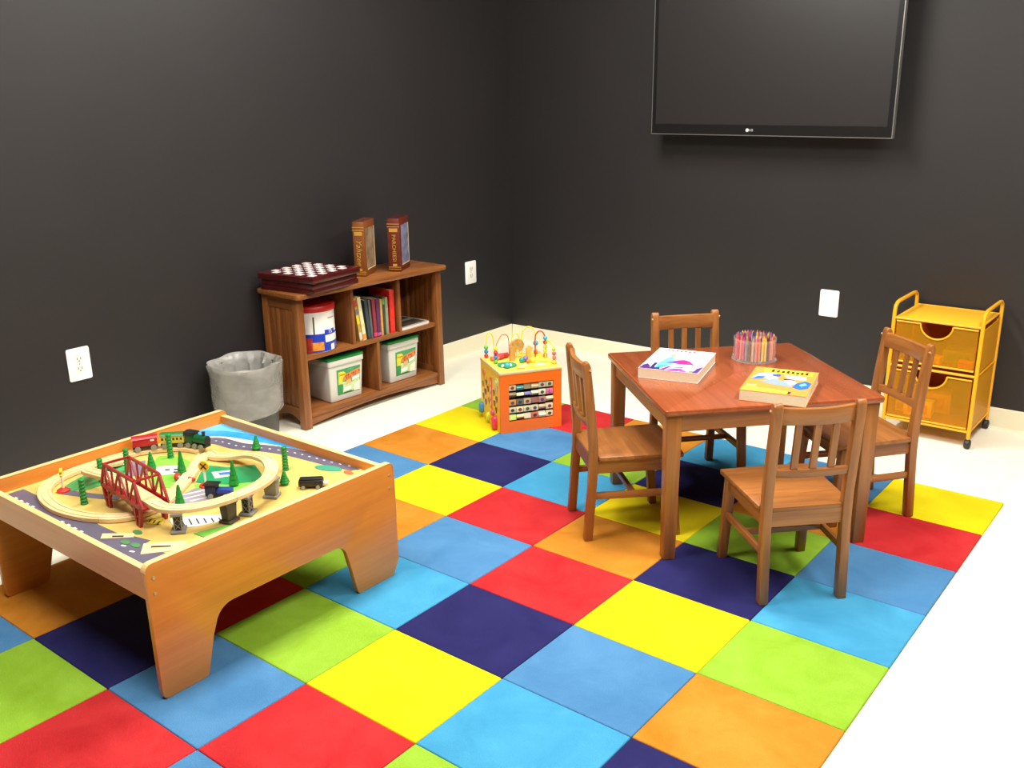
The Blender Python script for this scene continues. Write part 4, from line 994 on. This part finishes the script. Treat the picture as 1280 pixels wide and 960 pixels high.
# ------------------------------------------------------------------ yellow drawer cart
KX0, KX1, KY0, KY1 = 1.806, 2.172, .545, .872
M_tube = mat('yellow_enamel_tube', (238, 170, 26), rough=.35)
M_cloth = sheer('yellow_sheer_panel', (236, 168, 28), clear=.3, rough=.45, tint=(250, 210, 90))
M_drw = sheer('yellow_clear_drawer', (222, 168, 44), clear=.72, rough=.3, tint=(255, 226, 130))
kc = thing('drawer_cart', 'yellow two drawer rolling cart standing against the black wall', 'drawer cart', (KX0, KY0, FZ))
KW, KD, zt, zh = KX1-KX0, KY1-KY0, .545, .607
for x in (0, KW):
    pts = [(x, 0, .045), (x, 0, zh-.04), (x, .006, zh-.016), (x, .03, zh-.003), (x, .06, zh), (x, KD-.06, zh), (x, KD-.03, zh-.003), (x, KD-.006, zh-.016), (x, KD, zh-.04), (x, KD, .045)]
    MB().tube(pts, .0085, 12).build('side_frame', M_tube, kc, smooth=True)
    for zz in (.325, .075):
        MB().tube([(x, .006, zz), (x, KD-.006, zz)], .005, 8).build('side_bar', M_tube, kc, smooth=True)
    for za, zb in ((.338, zt-.02), (.085, .315)):
        MB().box(x-.002, x+.002, .012, KD-.022, za, zb).build('side_panel', M_cloth, kc)
for yy in (0, KD):
    for zz in (zt-.004, .325, .075):
        MB().tube([(.006, yy, zz), (KW-.006, yy, zz)], .006, 8).build('cross_bar', M_tube, kc, smooth=True)
MB().box(.006, KW-.006, 0, KD, zt-.006, zt).build('top_panel', mat('yellow_top_panel', (240, 178, 36), rough=.4), kc, bevel=.001)
MB().box(.008, KW-.008, .004, KD, .07, .074).build('bottom_panel', M_cloth, kc)
MB().box(.008, KW-.008, KD-.004, KD, .085, zt-.02).build('back_panel', M_cloth, kc)
def drawer(z0_, z1_, nr):
    xa, xb, yf_ = .014, KW-.014, -.002
    cxm = KW*.5; arc_ = [(cxm+nr*math.cos(R(180+180*i/20)), z1_+nr*math.sin(R(180+180*i/20))*.92) for i in range(21)]
    fr_ = [(xa, z0_), (xb, z0_), (xb, z1_)]+arc_[::-1]+[(xa, z1_)]
    d = MB().prism(fr_, 'y', yf_, yf_+.003).build('drawer', M_drw, kc)
    MB().tube([(a, yf_, z) for a, z in arc_], .004, 8).build('handle_rim', M_tube, d, smooth=True)
    MB().tube([(xa, yf_, z1_), (cxm-nr, yf_, z1_)], .004, 8).tube([(cxm+nr, yf_, z1_), (xb, yf_, z1_)], .004, 8).build('drawer_rim', M_tube, d, smooth=True)
    MB().tube([(xa, yf_, z0_), (xb, yf_, z0_)], .0045, 8).build('drawer_rim', M_tube, d, smooth=True)
    MB().box(xa, xb, .003, KD-.012, z0_, z0_+.003).box(xa, xa+.003, .003, KD-.012, z0_+.003, z1_-.004).box(xb-.003, xb, .003, KD-.012, z0_+.003, z1_-.004).box(xa, xb, KD-.012, KD-.009, z0_, z1_-.004).build('drawer_box', M_drw, d)
drawer(.348, .528, .067); drawer(.088, .306, .067)
M_rub = mat('black_caster_rubber', (38, 37, 36), rough=.5)
for x in (0, KW):
    for y in (0, KD):
        cst = MB().cyl((x-.013, y, .021), (x+.013, y, .021), .021, n=20).build('caster', M_rub, kc, bevel=.008, seg=3)
        MB().cyl((x, y, .024), (x, y, .05), .006, n=10).build('caster_stem', M_silver, cst)
def carton(lab, x, y, z, rz, w_, d_, h_, c, c2):
    t = thing('carton', lab, 'box', (KX0+x, KY0+y, FZ+z+.0035), rz)
    MB().box(-w_/2, w_/2, -d_/2, d_/2, 0, h_).build('box_body', mat('carton_%d_%d_%d' % c, c, rough=.5), t, bevel=.002)
    MB().box(-w_/2*.7, w_/2*.7, -d_/2-.0006, -d_/2, h_*.2, h_*.8).build('box_print', mat('carton_print_%d_%d_%d' % c2, c2, rough=.5, var=.3, vscale=80), t)
    MB().box(-w_/2, w_/2, -.004, .004, h_, h_+.0005).build('box_seam', mat('carton_seam', (190, 180, 160), rough=.6), t)
carton('pale carton with pink print seen through the lower yellow drawer', .13, .07, .088, R(4), .12, .06, .07, (250, 246, 236), (226, 150, 140))
carton('flat white carton leaning at the left of the lower drawer', .055, .09, .088, R(-8), .05, .05, .055, (244, 240, 230), (220, 150, 120))
carton('yellow carton lying behind the pale carton in the lower drawer', .15, .19, .088, R(10), .17, .12, .09, (240, 186, 40), (226, 150, 30))
carton('green carton seen through the upper yellow drawer', .27, .12, .348, R(0), .13, .12, .06, (150, 160, 60), (120, 150, 60))
carton('small orange carton at the right of the upper drawer', .31, .035, .348, R(5), .06, .035, .03, (226, 130, 60), (214, 90, 50))
carton('pale flat carton at the middle of the upper drawer', .17, .05, .348, R(-5), .08, .06, .03, (240, 214, 180), (230, 190, 150))
